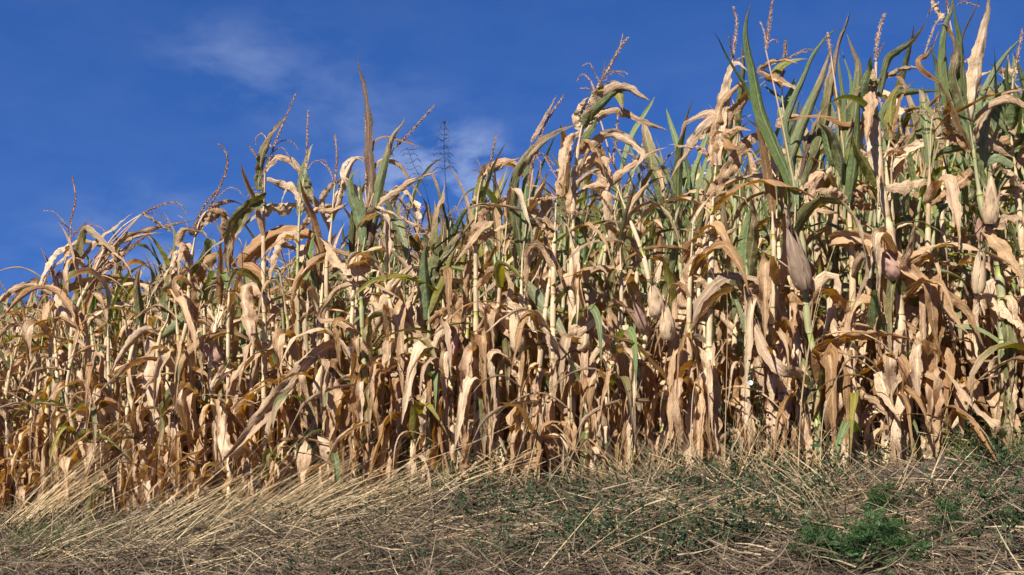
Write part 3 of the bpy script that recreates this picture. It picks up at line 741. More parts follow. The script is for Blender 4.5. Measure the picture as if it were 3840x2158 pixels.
hero('corn plant with a pale curled sheath and a thin tassel leaning right, mid field', 'curled sheath plant', 1785, 2,
     [(1065, 2600), (1060, 1900), (1058, 1300), (1070, 1000), (1095, 860), (1120, 815)],
     [('y', 30, [(1072, 1010), (1080, 920), (1100, 850), (1130, 820)], dict(roll=.1)),
      ('t', 14, [(1100, 860), (1190, 805), (1290, 745), (1375, 708)]),
      ('t', 26, [(1060, 1180), (1150, 1080), (1230, 1020), (1320, 960)]),
      ('t', 24, [(1050, 1260), (1120, 1240), (1200, 1190), (1300, 1150)]),
      ('p', 34, [(1040, 1010), (1080, 990), (1100, 1040), (1060, 1100)]),
      ('t', 32, [(900, 1448), (980, 1330), (1060, 1210), (1150, 1130)]),
      ('t', 60, [(1080, 280), (1180, 330), (1260, 420), (1320, 505)], dict(c=5, roll=.3)),
      ('b', 38, [(1180, 430), (1165, 600), (1160, 760), (1190, 855)], dict(c=5)),
      ('t', 42, [(1190, 420), (1260, 500), (1330, 640), (1385, 725)], dict(c=5, roll=.2, dz=-.2))],
     [([(1135, 820), (1170, 690), (1196, 552)], [[(1110, 840), (1080, 800), (1030, 795)], [(1120, 850), (1170, 860), (1190, 920)]])], r=(.022, .009))
hero('corn plant with a long pair of olive and green leaves rising to a dry tip', 'olive blade plant', 1953, 2,
     [(1370, 2700), (1368, 2100), (1368, 1600), (1375, 1380)],
     [('o', 40, [(1378, 1400), (1338, 1150), (1312, 960), (1335, 820), (1400, 720), (1500, 610), (1600, 540), (1755, 482)], dict(roll=.25, dz=-.10)),
      ('g', 34, [(1376, 1400), (1388, 1100), (1398, 900), (1418, 690), (1435, 590)], dict(roll=-.2, dz=.05)),
      ('t', 16, [(1425, 600), (1500, 470), (1560, 370), (1602, 275)]),
      ('p', 50, [(1265, 270), (1390, 330), (1540, 470), (1680, 620), (1790, 705)], dict(c=5, roll=.2, dz=-.3)),
      ('d', 42, [(1400, 120), (1480, 220), (1570, 330), (1640, 440), (1715, 600)], dict(c=5, roll=.2, dz=-.2)),
      ('t', 26, [(1360, 560), (1300, 430), (1230, 330), (1140, 250)], dict(c=5)),
      ('b', 40, [(1440, 430), (1470, 560), (1480, 720)], dict(c=5)),
      ('t', 22, [(1240, 660), (1300, 620), (1290, 540)], dict(c=5))],
     [([(1470, 615), (1530, 480), (1590, 380), (1657, 287)], [])], ((5, (1345, 570), (1325, 320), 58, 'husk'),), r=(.023, .012))
hero('pale stalked corn plant with papery leaves splaying flat from its top', 'splayed papery plant', 2085, 2,
     [(1570, 2700), (1580, 1900), (1590, 1350), (1605, 985)],
     [('t', 20, [(1600, 985), (1520, 970), (1440, 982), (1390, 1005)]), ('t', 16, [(1605, 990), (1700, 970), (1765, 980)]),
      ('o', 32, [(1600, 990), (1650, 1060), (1740, 1150), (1800, 1230), (1835, 1350)], dict(roll=.3)),
      ('t', 26, [(1600, 960), (1620, 830), (1650, 700), (1690, 560)]),
      ('t', 30, [(1420, 1080), (1480, 960), (1550, 830), (1500, 900), (1440, 1010)]),
      ('t', 26, [(1590, 1300), (1500, 1180), (1400, 1130)]), ('t', 60, [(1900, 60), (1830, 200), (1800, 400), (1790, 540)], dict(c=5, roll=.2)),
      ('t', 48, [(1640, 180), (1720, 100), (1780, 20), (1720, 150), (1640, 330)], dict(c=5))],
     [([(1410, 900), (1450, 720), (1520, 690), (1590, 760)], [[(1430, 760), (1420, 880)], [(1520, 690), (1580, 800), (1620, 860)], [(1470, 700), (1500, 760), (1480, 850)]])],
     ((5, (1740, 470), (1765, 230), 66, 'husk'),))
hero('tall corn plant with a bushy branching tassel above arching brown leaves', 'bushy tassel plant', 2150, 2,
     [(1710, 2700), (1708, 1900), (1712, 1400), (1722, 950), (1742, 740), (1765, 560), (1800, 400), (1845, 290)],
     [('p', 40, [(1765, 520), (1762, 430), (1790, 340), (1825, 300)], dict(roll=.2, dz=-.05)),
      ('d', 34, [(1775, 500), (1815, 440), (1850, 380)], dict(roll=.1, dz=-.08)),
      ('t', 34, [(1800, 460), (1860, 380), (1950, 300), (2020, 242), (2100, 250), (2170, 290), (2238, 320)]),
      ('g', 30, [(1810, 470), (1870, 390), (1960, 300), (2010, 260)]),
      ('y', 42, [(2000, 250), (2035, 290), (2055, 385)], dict(roll=.1)),
      ('t', 28, [(1780, 570), (1830, 480), (1900, 400), (1990, 385), (2100, 410), (2200, 465), (2360, 522)]),
      ('t', 34, [(1760, 530), (1700, 570), (1650, 700), (1640, 790), (1610, 910)]),
      ('t', 34, [(1720, 840), (1800, 720), (1880, 600), (1970, 545), (2060, 570), (2150, 640), (2192, 700), (2100, 830)], dict(roll=.5)),
      ('t', 28, [(1960, 870), (2050, 800), (2150, 740), (2250, 680), (2360, 640)]),
      ('t', 28, [(2010, 1448), (2060, 1250), (2110, 1050), (2200, 920), (2300, 850), (2420, 830)]),
      ('t', 52, [(1900, 730), (1925, 900), (1950, 1100), (1985, 1360)], dict(roll=.3)),
      ('t', 30, [(1700, 1130), (1720, 940), (1810, 830), (1940, 780)]),
      ('t', 30, [(1740, 700), (1830, 640), (1900, 680), (1960, 790)]),
      ('g', 26, [(1770, 620), (1800, 560), (1850, 500), (1880, 430)]),
      ('b', 30, [(1760, 640), (1810, 580), (1900, 700), (1960, 900)])],
     [([(1845, 290), (1900, 200), (1960, 100), (2040, -40), (2090, -105)], [[(1900, 200), (1860, 130), (1830, 70), (1780, 85)], [(1860, 250), (1830, 180), (1780, 145), (1745, 190)],
       [(1850, 260), (1820, 240), (1765, 240)], [(1930, 190), (1990, 130), (2050, 125), (2088, 140)], [(1920, 220), (1980, 195), (2020, 190)], [(1900, 230), (1960, 220), (2012, 250)],
       [(1950, 130), (2000, 125), (2062, 160)], [(1960, 100), (2010, 10), (2040, -60), (2055, -130)], [(1890, 230), (1920, 160), (1935, 60)]], 1.1),
      ([(1985, 760), (2010, 560), (2025, 385)], [[(1990, 700), (1960, 740), (1950, 820)]]), ([(1700, 740), (1698, 640)], [])], g=.1, fill=.66, r=(.024, .010))
hero('corn plant of broad tan leaves drooping left into the sky beside the tall green blades', 'drooping leaf plant', 2660, 3,
     [(215, 2450), (228, 1900), (240, 1400), (262, 1120)],
     [('t', 46, [(262, 1130), (245, 950), (270, 800), (320, 660), (400, 585), (490, 540)], dict(roll=.2, dz=-.05)),
      ('p', 36, [(320, 640), (335, 540), (375, 450), (425, 430), (480, 480)]),
      ('t', 34, [(285, 790), (200, 762), (100, 800), (45, 850), (10, 970)], dict(roll=.4)),
      ('t', 46, [(260, 820), (150, 900), (80, 1000), (20, 1110), (-50, 1220)], dict(roll=.2)),
      ('n', 40, [(290, 920), (350, 990), (420, 1030)]),
      ('t', 56, [(210, 1340), (330, 1180), (450, 1000), (540, 920), (630, 870)], dict(roll=.2)),
      ('t', 34, [(270, 1000), (330, 900), (420, 860), (500, 890)]),
      ('t', 40, [(360, 780), (430, 700), (470, 620), (400, 560)]),
      ('t', 26, [(-60, 980), (60, 990), (130, 985), (200, 1060)]),
      ('t', 26, [(60, 820), (130, 640), (220, 520), (330, 440), (450, 430), (600, 460), (760, 490), (860, 500)], dict(c=6)),
      ('t', 34, [(20, 620), (60, 440), (130, 300), (250, 180), (430, 90)], dict(c=6)),
      ('t', 36, [(70, 420), (180, 300), (300, 190), (430, 80)], dict(c=6))],
     [([(375, 410), (388, 300), (402, 150), (380, 48)], [[(375, 400), (362, 320), (355, 240)], [(385, 420), (440, 390), (480, 380)]])],
     ((1, (4470, 1610), (4430, 1380), 62, 'husk'), (1, (4535, 1760), (4520, 1530), 54, 'husk')))
hero('green corn plant with tall crossing blades and one weathered dark ear', 'crossing blades plant', 3068, 3,
     [(945, 2650), (930, 2450), (885, 2190), (866, 1920), (845, 1600), (810, 1400), (800, 1300)],
     [('g', 50, [(800, 1330), (740, 1150), (650, 950), (570, 750), (540, 600), (510, 450), (480, 330), (466, 200), (480, 100), (502, 18)], dict(roll=.3, dz=-.12)),
      ('g', 25, [(560, 760), (470, 580), (390, 460), (320, 340), (280, 260), (235, 205)], dict(roll=.3)),
      ('g', 33, [(740, 860), (790, 700), (850, 560), (920, 390), (1000, 270), (1055, 218), (1112, 188)], dict(roll=.3, dz=.1)),
      ('d', 44, [(765, 1100), (840, 880), (910, 700), (970, 560), (1030, 380), (1060, 300)], dict(roll=.2, dz=-.1)),
      ('o', 44, [(815, 1448), (900, 1200), (970, 950), (1030, 700), (1062, 480), (1100, 280), (1140, 180), (1167, 82)], dict(roll=.4, dz=-.15)),
      ('u', 24, [(1030, 700), (1055, 520), (1095, 300), (1145, 180), (1170, 80)], dict(roll=.3, dz=-.18)),
      ('t', 34, [(1000, 1180), (920, 1300), (950, 1420), (1100, 1448)], dict(dz=-.1)),
      ('p', 36, [(880, 1400), (940, 1250), (1010, 1160), (1085, 1105)]),
      ('t', 46, [(820, 1350), (850, 1200), (920, 1060), (900, 1180), (860, 1320)], dict(dz=.05)),
      ('t', 30, [(1040, 530), (1060, 720), (1130, 900), (1200, 1100), (1240, 1290)], dict(c=6, roll=.2, dz=-.3)),
      ('b', 36, [(770, 560), (790, 700), (740, 850), (700, 960)], dict(c=6)),
      ('t', 46, [(940, 980), (1000, 1100), (1200, 1200), (1350, 1310), (1480, 1420)], dict(c=6, dz=-.3)),
      ('t', 40, [(450, 490), (480, 650), (530, 800), (600, 950), (730, 1075)], dict(c=6, dz=-.25))],
     [([(600, 340), (625, 150), (652, -20)], [[(605, 300), (585, 210), (560, 150)], [(620, 290), (650, 270), (680, 290)]])],
     ((6, (865, 510), (755, 95), 72, 'darkhusk', 'weathered dark ear'),), green=True, g=.35, fill=.55, r=(.024, .014))
hero('corn plant with a pale thin stem topped by a stubby tassel with one flat branch', 'stubby tassel plant', 2960, 3,
     [(760, 2500), (760, 1500), (742, 900), (712, 680), (716, 520)],
     [('d', 20, [(725, 690), (680, 640), (620, 600), (590, 570)]), ('t', 24, [(690, 840), (750, 800), (850, 785), (960, 790)]),
      ('g', 30, [(730, 850), (700, 760), (760, 640), (800, 520)]), ('y', 30, [(640, 520), (720, 430), (820, 400), (890, 400)]),
      ('t', 20, [(560, 480), (640, 430), (720, 410), (820, 430)]), ('t', 22, [(600, 540), (690, 560), (780, 600), (850, 640)])],
     [([(716, 525), (725, 420), (736, 282)], [[(740, 400), (860, 342), (935, 345)], [(730, 410), (800, 370), (880, 350)], [(715, 500), (640, 510), (560, 530)]], 1.4)], dY=.45, r=(.016, .006), g=.5, fill=.7)
hero('dark green corn plant low in front, upright sheath over a straight green stem', 'dark sheath plant', 2800, 6,
     [(478, 1350), (476, 900), (474, 480), (470, 300)],
     [('g', 56, [(472, 480), (462, 280), (480, 80), (505, -60)], dict(roll=.3)), ('o', 30, [(478, 470), (500, 250), (520, 60), (500, -120)]),
      ('p', 36, [(470, 500), (520, 560), (600, 700), (690, 860), (760, 940)]), ('t', 50, [(600, 500), (680, 640), (740, 740), (850, 860)], dict(dz=-.1)),
      ('o', 40, [(500, 620), (580, 700), (660, 760), (700, 790)])], green=True, g=.4, fill=.55, r=(.021, .012))
hero('half green corn plant with a brown spear leaf rising among narrow dark green blades', 'brown spear plant', 3215, 3,
     [(1185, 2450), (1190, 1900), (1170, 1500), (1150, 1210)],
     [('d', 42, [(1170, 1010), (1200, 850), (1218, 650), (1232, 450), (1192, 340), (1150, 230)], dict(roll=.2)),
      ('g', 24, [(1195, 650), (1180, 520), (1145, 420), (1112, 335)]), ('g', 28, [(1140, 720), (1115, 560), (1095, 420), (1105, 360)]),
      ('d', 46, [(1155, 1230), (1100, 1060), (1045, 910), (960, 830)], dict(roll=.3)),
      ('n', 30, [(700, 830), (850, 790), (1000, 790), (1130, 830), (1258, 842)], dict(roll=.5)),
      ('d', 40, [(1130, 1070), (1150, 960), (1180, 880), (1190, 800)]), ('t', 34, [(1190, 1360), (1260, 1290), (1330, 1260)]),
      ('y', 30, [(1100, 780), (1075, 700), (1070, 630)]), ('g', 34, [(1050, 1080), (1000, 900), (960, 780)]),
      ('t', 50, [(1170, 1360), (1120, 1320), (1040, 1290), (930, 1300)], dict(dz=-.2)), ('t', 26, [(1180, 1360), (1280, 1400), (1380, 1420)]),
      ('t', 50, [(1020, 170), (1150, 145), (1300, 190), (1450, 280), (1600, 420), (1750, 560), (1900, 740), (2010, 850)], dict(c=6, dz=-.35, roll=.3)),
      ('b', 46, [(940, 940), (1100, 860), (1250, 830), (1400, 830), (1550, 840), (1625, 892)], dict(c=6, dz=-.3, roll=.45))],
     [([(1020, 220), (1030, 300), (1040, 380)], [])], green=False, g=.45)
hero('corn plant wrapped in a tall pale sheath below a leaning tassel and twisted tips', 'pale sheath plant', 3390, 3,
     [(1530, 2550), (1500, 1950), (1420, 1448), (1385, 1260), (1360, 900), (1345, 600), (1350, 420)],
     [('p', 46, [(1372, 1230), (1355, 900), (1345, 640), (1340, 460)], dict(roll=.15, dz=-.05)),
      ('t', 42, [(1305, 500), (1312, 650), (1292, 850), (1280, 990)], dict(roll=.2)),
      ('d', 32, [(1375, 660), (1430, 420), (1500, 350), (1590, 290), (1660, 200), (1702, 138)], dict(roll=.3)),
      ('t', 18, [(1440, 512), (1520, 470), (1600, 460), (1672, 455)]), ('b', 14, [(1480, 510), (1530, 560), (1585, 602)]),
      ('o', 22, [(1110, 790), (1180, 680), (1250, 590), (1320, 550), (1372, 540)]),
      ('y', 50, [(1365, 1260), (1290, 1120), (1215, 1000), (1190, 900)], dict(roll=.3)),
      ('t', 38, [(1405, 1260), (1500, 1240), (1600, 1230), (1700, 1220), (1760, 1270)]),
      ('g', 36, [(1360, 1130), (1350, 900), (1330, 700)], dict(dz=.1)), ('g', 30, [(1270, 720), (1255, 600), (1300, 460), (1315, 380)]),
      ('t', 36, [(1620, 560), (1600, 440), (1560, 330), (1600, 200), (1620, 60)], dict(c=6)),
      ('b', 30, [(1490, 600), (1600, 560), (1750, 545), (1880, 590), (1980, 700), (2065, 880)], dict(c=6, dz=-.2)),
      ('p', 44, [(1380, 1080), (1430, 1250), (1510, 1410)], dict(c=6, roll=.1, dz=-.3)),
      ('g', 40, [(1345, 780), (1335, 680), (1345, 560), (1330, 520)], dict(c=6))],
     [([(1345, 410), (1360, 250), (1402, 98)], [[(1350, 400), (1380, 340), (1400, 290)]], 1.15)], ((6, (1480, 440), (1370, 250), 56, 'redhusk'),), r=(.024, .013), g=.3)
hero('corn plant with a folded yellow leaf tip and one blade pointing flat to the right', 'yellow fold plant', 3415, 3,
     [(1560, 2500), (1500, 1700), (1420, 1200), (1440, 950)],
     [('g', 32, [(1390, 800), (1440, 710), (1480, 650), (1560, 632), (1680, 622), (1792, 620)], dict(roll=.4)),
      ('y', 46, [(1450, 700), (1470, 640), (1505, 585), (1535, 590)], dict(roll=.1)), ('g', 36, [(1405, 1150), (1440, 950), (1490, 760), (1500, 680)], dict(roll=.2)),
      ('b', 26, [(1420, 850), (1460, 950), (1495, 1050), (1545, 1190)]), ('t', 14, [(1520, 1040), (1580, 920), (1640, 790), (1660, 700)]),
      ('b', 16, [(1540, 610), (1580, 570), (1612, 545)])], [([(1560, 1180), (1545, 1040), (1500, 800)], [])], dY=.5, g=.6, fill=.7)
hero('tallest corn plant at the right, broad leaves running out of the top of the picture', 'tallest right plant', 3765, 3,
     [(2215, 2500), (2195, 1950), (2140, 1600), (2080, 1448), (2040, 1250), (2010, 1020)],
     [('g', 48, [(780, 1100), (722, 800), (702, 500), (738, 250), (790, 100), (782, -120)], dict(c=11, roll=.2, dz=-.02)),
      ('g', 40, [(930, 1150), (905, 800), (875, 430), (850, 300), (815, 150), (790, -60)], dict(c=11, roll=.2, dz=-.05)),
      ('o', 58, [(965, 1420), (882, 1080), (812, 800), (828, 500), (770, 350), (700, 270), (615, 262)], dict(c=11, roll=.2, dz=-.15)),
      ('b', 19, [(660, 320), (572, 520), (500, 630), (438, 702)], dict(c=11)),
      ('d', 28, [(950, 1100), (905, 780), (900, 450), (960, 270), (1020, 150), (1080, 0), (1110, -90)], dict(c=11)),
      ('p', 52, [(985, 1210), (1030, 900), (1065, 650), (1122, 420), (1180, 200), (1190, 0), (1165, -90)], dict(c=11, roll=.3, dz=-.1)),
      ('t', 30, [(715, 205), (650, 120), (590, 20), (550, -60)], dict(c=11)),
      ('b', 36, [(790, 1448), (770, 1300), (760, 1150), (800, 1080)], dict(c=11)),
      ('g', 34, [(1990, 980), (1920, 1000), (1800, 1040), (1740, 1100)]),
      ('t', 40, [(2000, 1160), (1930, 1230), (1820, 1320), (1720, 1390)]),
      ('t', 44, [(2080, 100), (2180, 220), (2280, 360), (2360, 455)], dict(c=6, dz=-.3)),
      ('t', 40, [(2080, 90), (2180, 70), (2290, 40), (2360, 80)], dict(c=6, dz=-.2)),
      ('p', 40, [(2170, 610), (2230, 640), (2300, 720), (2370, 800)], dict(c=6, dz=-.2)),
      ('t', 34, [(1760, 1040), (1850, 1100), (1930, 1200), (2050, 1330), (2190, 1445)], dict(c=6, dz=-.3))],
     [([(740, 150), (730, 0), (728, -120)], [[(840, 60), (900, 25), (980, 40), (1072, 75)], [(640, 20), (580, 90), (540, 140), (515, 175)], [(640, 210), (600, 270), (540, 420), (500, 540), (480, 612)]], 1.0, 11)],
     ((6, (2120, 70), (2150, -280), 52, 'husk', 'pale pointed ear beside the green stem'), (6, (2040, 540), (2060, 240), 44, 'husk')), green=True, g=.45, fill=.6, r=(.024, .015))
hero('green corn plant cut by the right edge, narrow blades against the sky', 'right edge plant', 3850, 3,
     [(2360, 2500), (2340, 1700), (2300, 1200), (2260, 900)],
     [('g', 30, [(2060, 730), (2120, 560), (2230, 380), (2353, 240)], dict(roll=.3)), ('g', 28, [(2180, 660), (2165, 500), (2150, 310)]),
      ('g', 30, [(2120, 690), (2180, 640), (2250, 560), (2370, 535)]), ('t', 34, [(2020, 960), (2080, 820), (2150, 700), (2220, 640), (2380, 600)], dict(roll=.3)),
      ('t', 18, [(2050, 580), (2130, 592), (2200, 700), (2222, 800), (2165, 960)]), ('g', 44, [(2100, 1040), (2120, 850), (2175, 590)]),
      ('t', 28, [(2240, 820), (2280, 900), (2370, 960)]), ('t', 44, [(2080, 1080), (2180, 1000), (2290, 990), (2380, 1010)]),
      ('g', 46, [(2260, 900), (2290, 740), (2370, 620)]), ('p', 44, [(2370, 1280), (2280, 1180), (2190, 1130)]), ('g', 34, [(2330, 900), (2345, 740), (2380, 560)])],
     [([(2278, 540), (2310, 380), (2342, 200)], [[(2215, 540), (2205, 460)]])], dY=.35, g=.6)

# ------------------------------------------------------------------ the rest of the first rows: every plant its own object
ORD = ['first', 'second', 'third', 'fourth', 'fifth', 'sixth', 'seventh']
HEROES.sort(key=lambda h: h[0])
hx = np.array([h[0] for h in HEROES])
def near_hero(x):
    i = int(np.argmin(np.abs(hx - x))); return i
ROWNAME = ['front row', 'second row', 'third row', 'fourth row', 'fifth row', 'sixth row']
rf = np.random.default_rng(77)
fillers = []; count = len(HEROES); LIMIT = 300; last = None
for k in range(7):
    for x in np.arange(-8.5, 7.5, .150):
        x = x + rf.normal(0, .022); y = float(rowY(x, k)) + rf.normal(0, .05)
        if abs(x / y) > .545: continue
        if k == 0 and np.min(np.abs(hx - x)) < .055: continue
        if count >= LIMIT: break
        count += 1; last = (k, x)
        right = np.clip((x / y + .5), 0, 1)
        g = np.clip((.02 + .18 * right if k == 0 else (.04 + .10 * k + (.30 + .08 * k) * right)) + rf.normal(0, .10), 0, .95)
        h = rf.normal(1.78 if k == 0 else 1.92, .14) + (.10 if k < 2 and -.42 < x / y < -.12 else 0) - (.22 if -.30 < x / y < -.16 and k > 0 else 0) 
        root = empty('corn_plant', (x, y, float(gz(x, y))))
        me, nodes, P, L = STALKS[int(rf.integers(len(STALKS)))]
        sc = h / L
        rz = rf.uniform(0, 6.28); c_, s_ = math.cos(rz), math.sin(rz)
        st = obj('stalk', me, root, M['gstalk'] if g > .55 or (g > .3 and rf.random() < .5) else M['stalk'], (0, 0, 0), rz, (1, 1, sc))
        Pm = np.stack([P[:, 0] * c_ - P[:, 1] * s_, P[:, 0] * s_ + P[:, 1] * c_, P[:, 2] * sc], 1)
        dress(root, Pm, L * sc, [n * sc for n in nodes], g, rf, (0, 0, .25, .4, .45, .45, .45)[k], 1.0, extra=(12, 7, 0, 0, 0, 0, 0)[k], scale=1.12 if k == 0 else 1.06, low=.5)
        tass = rf.random() < (.40 if k == 0 else .55)
        if tass:
            p = Pm[-1]; place_tassel(root, p, rf, (rf.normal(0, .22), rf.normal(0, .22)), rf.uniform(.85, 1.15), k < 3)
        ear = rf.random() < (.55 if k == 0 else .35 if k < 3 else 0)
        if ear:
            i = int(len(Pm) * rf.uniform(.38, .60)); a = rf.uniform(0, 6.28) if rf.random() < .4 else rf.uniform(3.6, 5.9)
            up = rf.uniform(.6, 2.2) if rf.random() < .7 else rf.uniform(-2.0, -.4)
            place_ear(root, Pm[i] + np.array([math.cos(a), math.sin(a), 0]) * .02, (math.cos(a) * .5, math.sin(a) * .5, up), rf.uniform(.85, 1.12),
                      M['husk'] if rf.random() < .85 else M['redhusk'])
        fillers.append((x, k, root, g, tass, ear))
# labels: front row by its place between the singled-out plants, rows behind by what they stand behind
for i in range(len(HEROES) + 1):
    lo = -99 if i == 0 else hx[i - 1]; hi = 99 if i == len(HEROES) else hx[i]
    seg = sorted([f for f in fillers if f[1] == 0 and lo <= f[0] < hi], key=lambda f: f[0])
    for j, f in enumerate(seg):
        look = 'tan corn plant' + (' with tassel and husked ear' if f[4] and f[5] else ' with tassel' if f[4] else ' with husked ear' if f[5] else ' without tassel or ear')
        if i == 0: where = f'{ORD[len(seg) - 1 - j]} left of the {HEROES[0][1]}' if len(seg) - 1 - j < 7 else 'at the far left end of the front row'
        else: where = f'{ORD[j]} right of the {HEROES[i - 1][1]}'
        tag(f[2], f'{look}, {where}', 'corn plant', 'corn plants along the near edge of the field')
same = {}
for x, k, root, g, tass, ear in fillers:
    if k == 0: continue
    i = near_hero(x * rowY(x, 0) / rowY(x, k))
    look = ('green' if g > .5 else 'half green' if g > .28 else 'tan') + ' corn plant' + (' with tassel' if tass else ' without tassel')
    same.setdefault(f'{look}, {ROWNAME[k]}, behind the {HEROES[i][1]}', []).append((x, k, root))
CNT = {2: 'two', 3: 'three', 4: 'four', 5: 'five', 6: 'six'}
for lab, v in same.items():
    v.sort(key=lambda f: f[0]); n = len(v)
    for j, (x, k, root) in enumerate(v):
        pos = '' if n == 1 else f', {"left" if j == 0 else "right" if j == n - 1 else "middle" if n == 3 else ORD[j]} of {CNT.get(n, "several")}'
        tag(root, lab + pos, 'corn plant', f'corn plants of the {ROWNAME[k]}')

# ------------------------------------------------------------------ the field beyond: one mass of plants
mats_far = [M[m] for m in 'tpbgdoy'] + [M['stalk'], M['gstalk'], M['tassel']]
mi = {m: i for i, m in enumerate('tpbgdoy')}
fb = MB(); rs = np.random.default_rng(5)
FARLEAF = {}
for kind, cnt in (('arch', 14), ('fold', 12), ('hang', 8), ('spear', 12), ('curl', 6), ('garch', 10)):
    for j in range(cnt):
        b = MB(); lib_leaf(b, 'arch' if kind == 'garch' else kind, rs, 10, 3, dry=kind not in ('spear', 'garch'))
        FARLEAF.setdefault(kind, []).append((np.concatenate(b.V), np.concatenate(b.Q), np.concatenate(b.UV)))
FT = []
for j in range(5):
    b = MB(); L = rs.uniform(.2, .3)
    spikelets(b, [[0, 0, 0], [.01, 0, L * .5], [rs.normal(0, .03), rs.normal(0, .03), L]], 160, .018, .004, rs, .004)
    for q in range(4):
        az = rs.uniform(0, 6.28); l = .14
        spikelets(b, [[0, 0, L * .2], [math.cos(az) * l * .6, math.sin(az) * l * .6, L * .2 + .06], [math.cos(az) * l, math.sin(az) * l, L * .2 + .02]], 110, .014, .003, rs, .002)
    FT.append((np.concatenate(b.V), np.concatenate(b.Q)))
def far_plant(x, y, k):
    z = float(gz(x, y)); right = np.clip(x / y + .5, 0, 1)
    g = np.clip(.50 + .45 * right + rs.normal(0, .2), .05, 1) * (.3 if k < 2 else 1); h = rs.normal(1.84, .13) - (.22 if -.30 < x / y < -.16 else 0)
    lean = rs.normal(0, .04, 2)
    top = np.array([x + lean[0], y + lean[1], z + h])
    tube(fb, np.linspace([x, y, z + .0], top, 4), [.024, .022, .017, .009], 4, rs.random(), 0, 8 if g > .5 else 7)
    n = 9 if k < 9 else 7; az = rs.uniform(0, 6.28)
    for i in range(n):
        f = (i + .7) / n if k < 9 else .3 + .7 * (i + .7) / n
        kind, mat = pick_leaf(f, g, rs); V, Q, UV = FARLEAF[kind][int(rs.integers(len(FARLEAF[kind])))]
        a = az + (i % 2) * pi + rs.normal(0, .5); c, s = math.cos(a), math.sin(a); sc = rs.uniform(.9, 1.2)
        X = np.stack([V[:, 0] * c - V[:, 1] * s, V[:, 0] * s + V[:, 1] * c, V[:, 2]], 1) * sc + (np.array([x, y, z]) * (1 - f) + top * f)
        fb.add(X, Q, UV, rs.random(), 0, mi[mat])
    if rs.random() < .5:
        V, Q = FT[int(rs.integers(5))]; fb.add(V * rs.uniform(.8, 1.2) + top - [0, 0, .02], Q, None, rs.random(), 0, 9)
for k in range(0, 4):                          # the same rows where they run on past the picture's sides
    for x in np.arange(-12, 12, .16):
        x = x + rs.normal(0, .03); y = float(rowY(x, k)) + rs.normal(0, .05)
        if y > 2 and .546 < abs(x / y) < .75: far_plant(x, y, k)
for k in range(4, 22):
    step = .16 if k < 10 else .22
    for x in np.arange(-18, 16, step):
        x = x + rs.normal(0, .03); y = float(rowY(x, k)) + rs.normal(0, .05)
        if y < 3 or abs(x / y) > .68: continue
        if abs(x / y) <= .546 and k < last[0] or (abs(x / y) <= .546 and k == last[0] and x <= last[1] + .08): continue
        far_plant(x, y, k)
tag(obj('corn_field', fb.mesh('corn_field', mats_far)), 'mass of green and tan corn plants farther back in the field', 'corn', None, 'stuff')

# dead leaves shed among the stalks of the first rows
lb = MB(); LM = {m: i for i, m in enumerate('tpb')}
for q in range(3600):
    k = rs.choice([-.22, -.22, 0, 1, 1, 2, 2, 3, 4]) + rs.uniform(.02, .95) * (1 if q % 9 > 1 else 1); k = k if k > 0 else rs.uniform(-.24, .10); x = rs.uniform(-7.5, 5.5); y = float(rowY(x, k))
    if abs(x / y) > .56: continue
    kind = ('hang', 'fold', 'curl', 'hang')[int(rs.integers(4))]; V, Q, UV = FARLEAF[kind][int(rs.integers(len(FARLEAF[kind])))]
    a = rs.uniform(0, 6.28); c, s = math.cos(a), math.sin(a); t = rs.normal(0, .35); X = V * rs.uniform(.8, 1.15)
    X = np.stack([X[:, 0] * math.cos(t) - X[:, 2] * math.sin(t), X[:, 1], X[:, 0] * math.sin(t) + X[:, 2] * math.cos(t)], 1)
    X = np.stack([X[:, 0] * c - X[:, 1] * s, X[:, 0] * s + X[:, 1] * c, X[:, 2]], 1); X[:, 2] -= X[:, 2].min() - abs(rs.normal(0, .22 if k > .1 else .05)); X[:, 2] = X[:, 2] * (1 if k > .1 else .75)
    lb.add(X + [x, y, float(gz(x, y))], Q, UV, rs.random(), 0, LM['ttpb'[int(rs.integers(4))]])
tag(obj('shed_leaves', lb.mesh('shed_leaves', [M['t'], M['p'], M['b']])), 'brown shed corn leaves caught among the stalk bases', 'dead leaves', None, 'stuff')

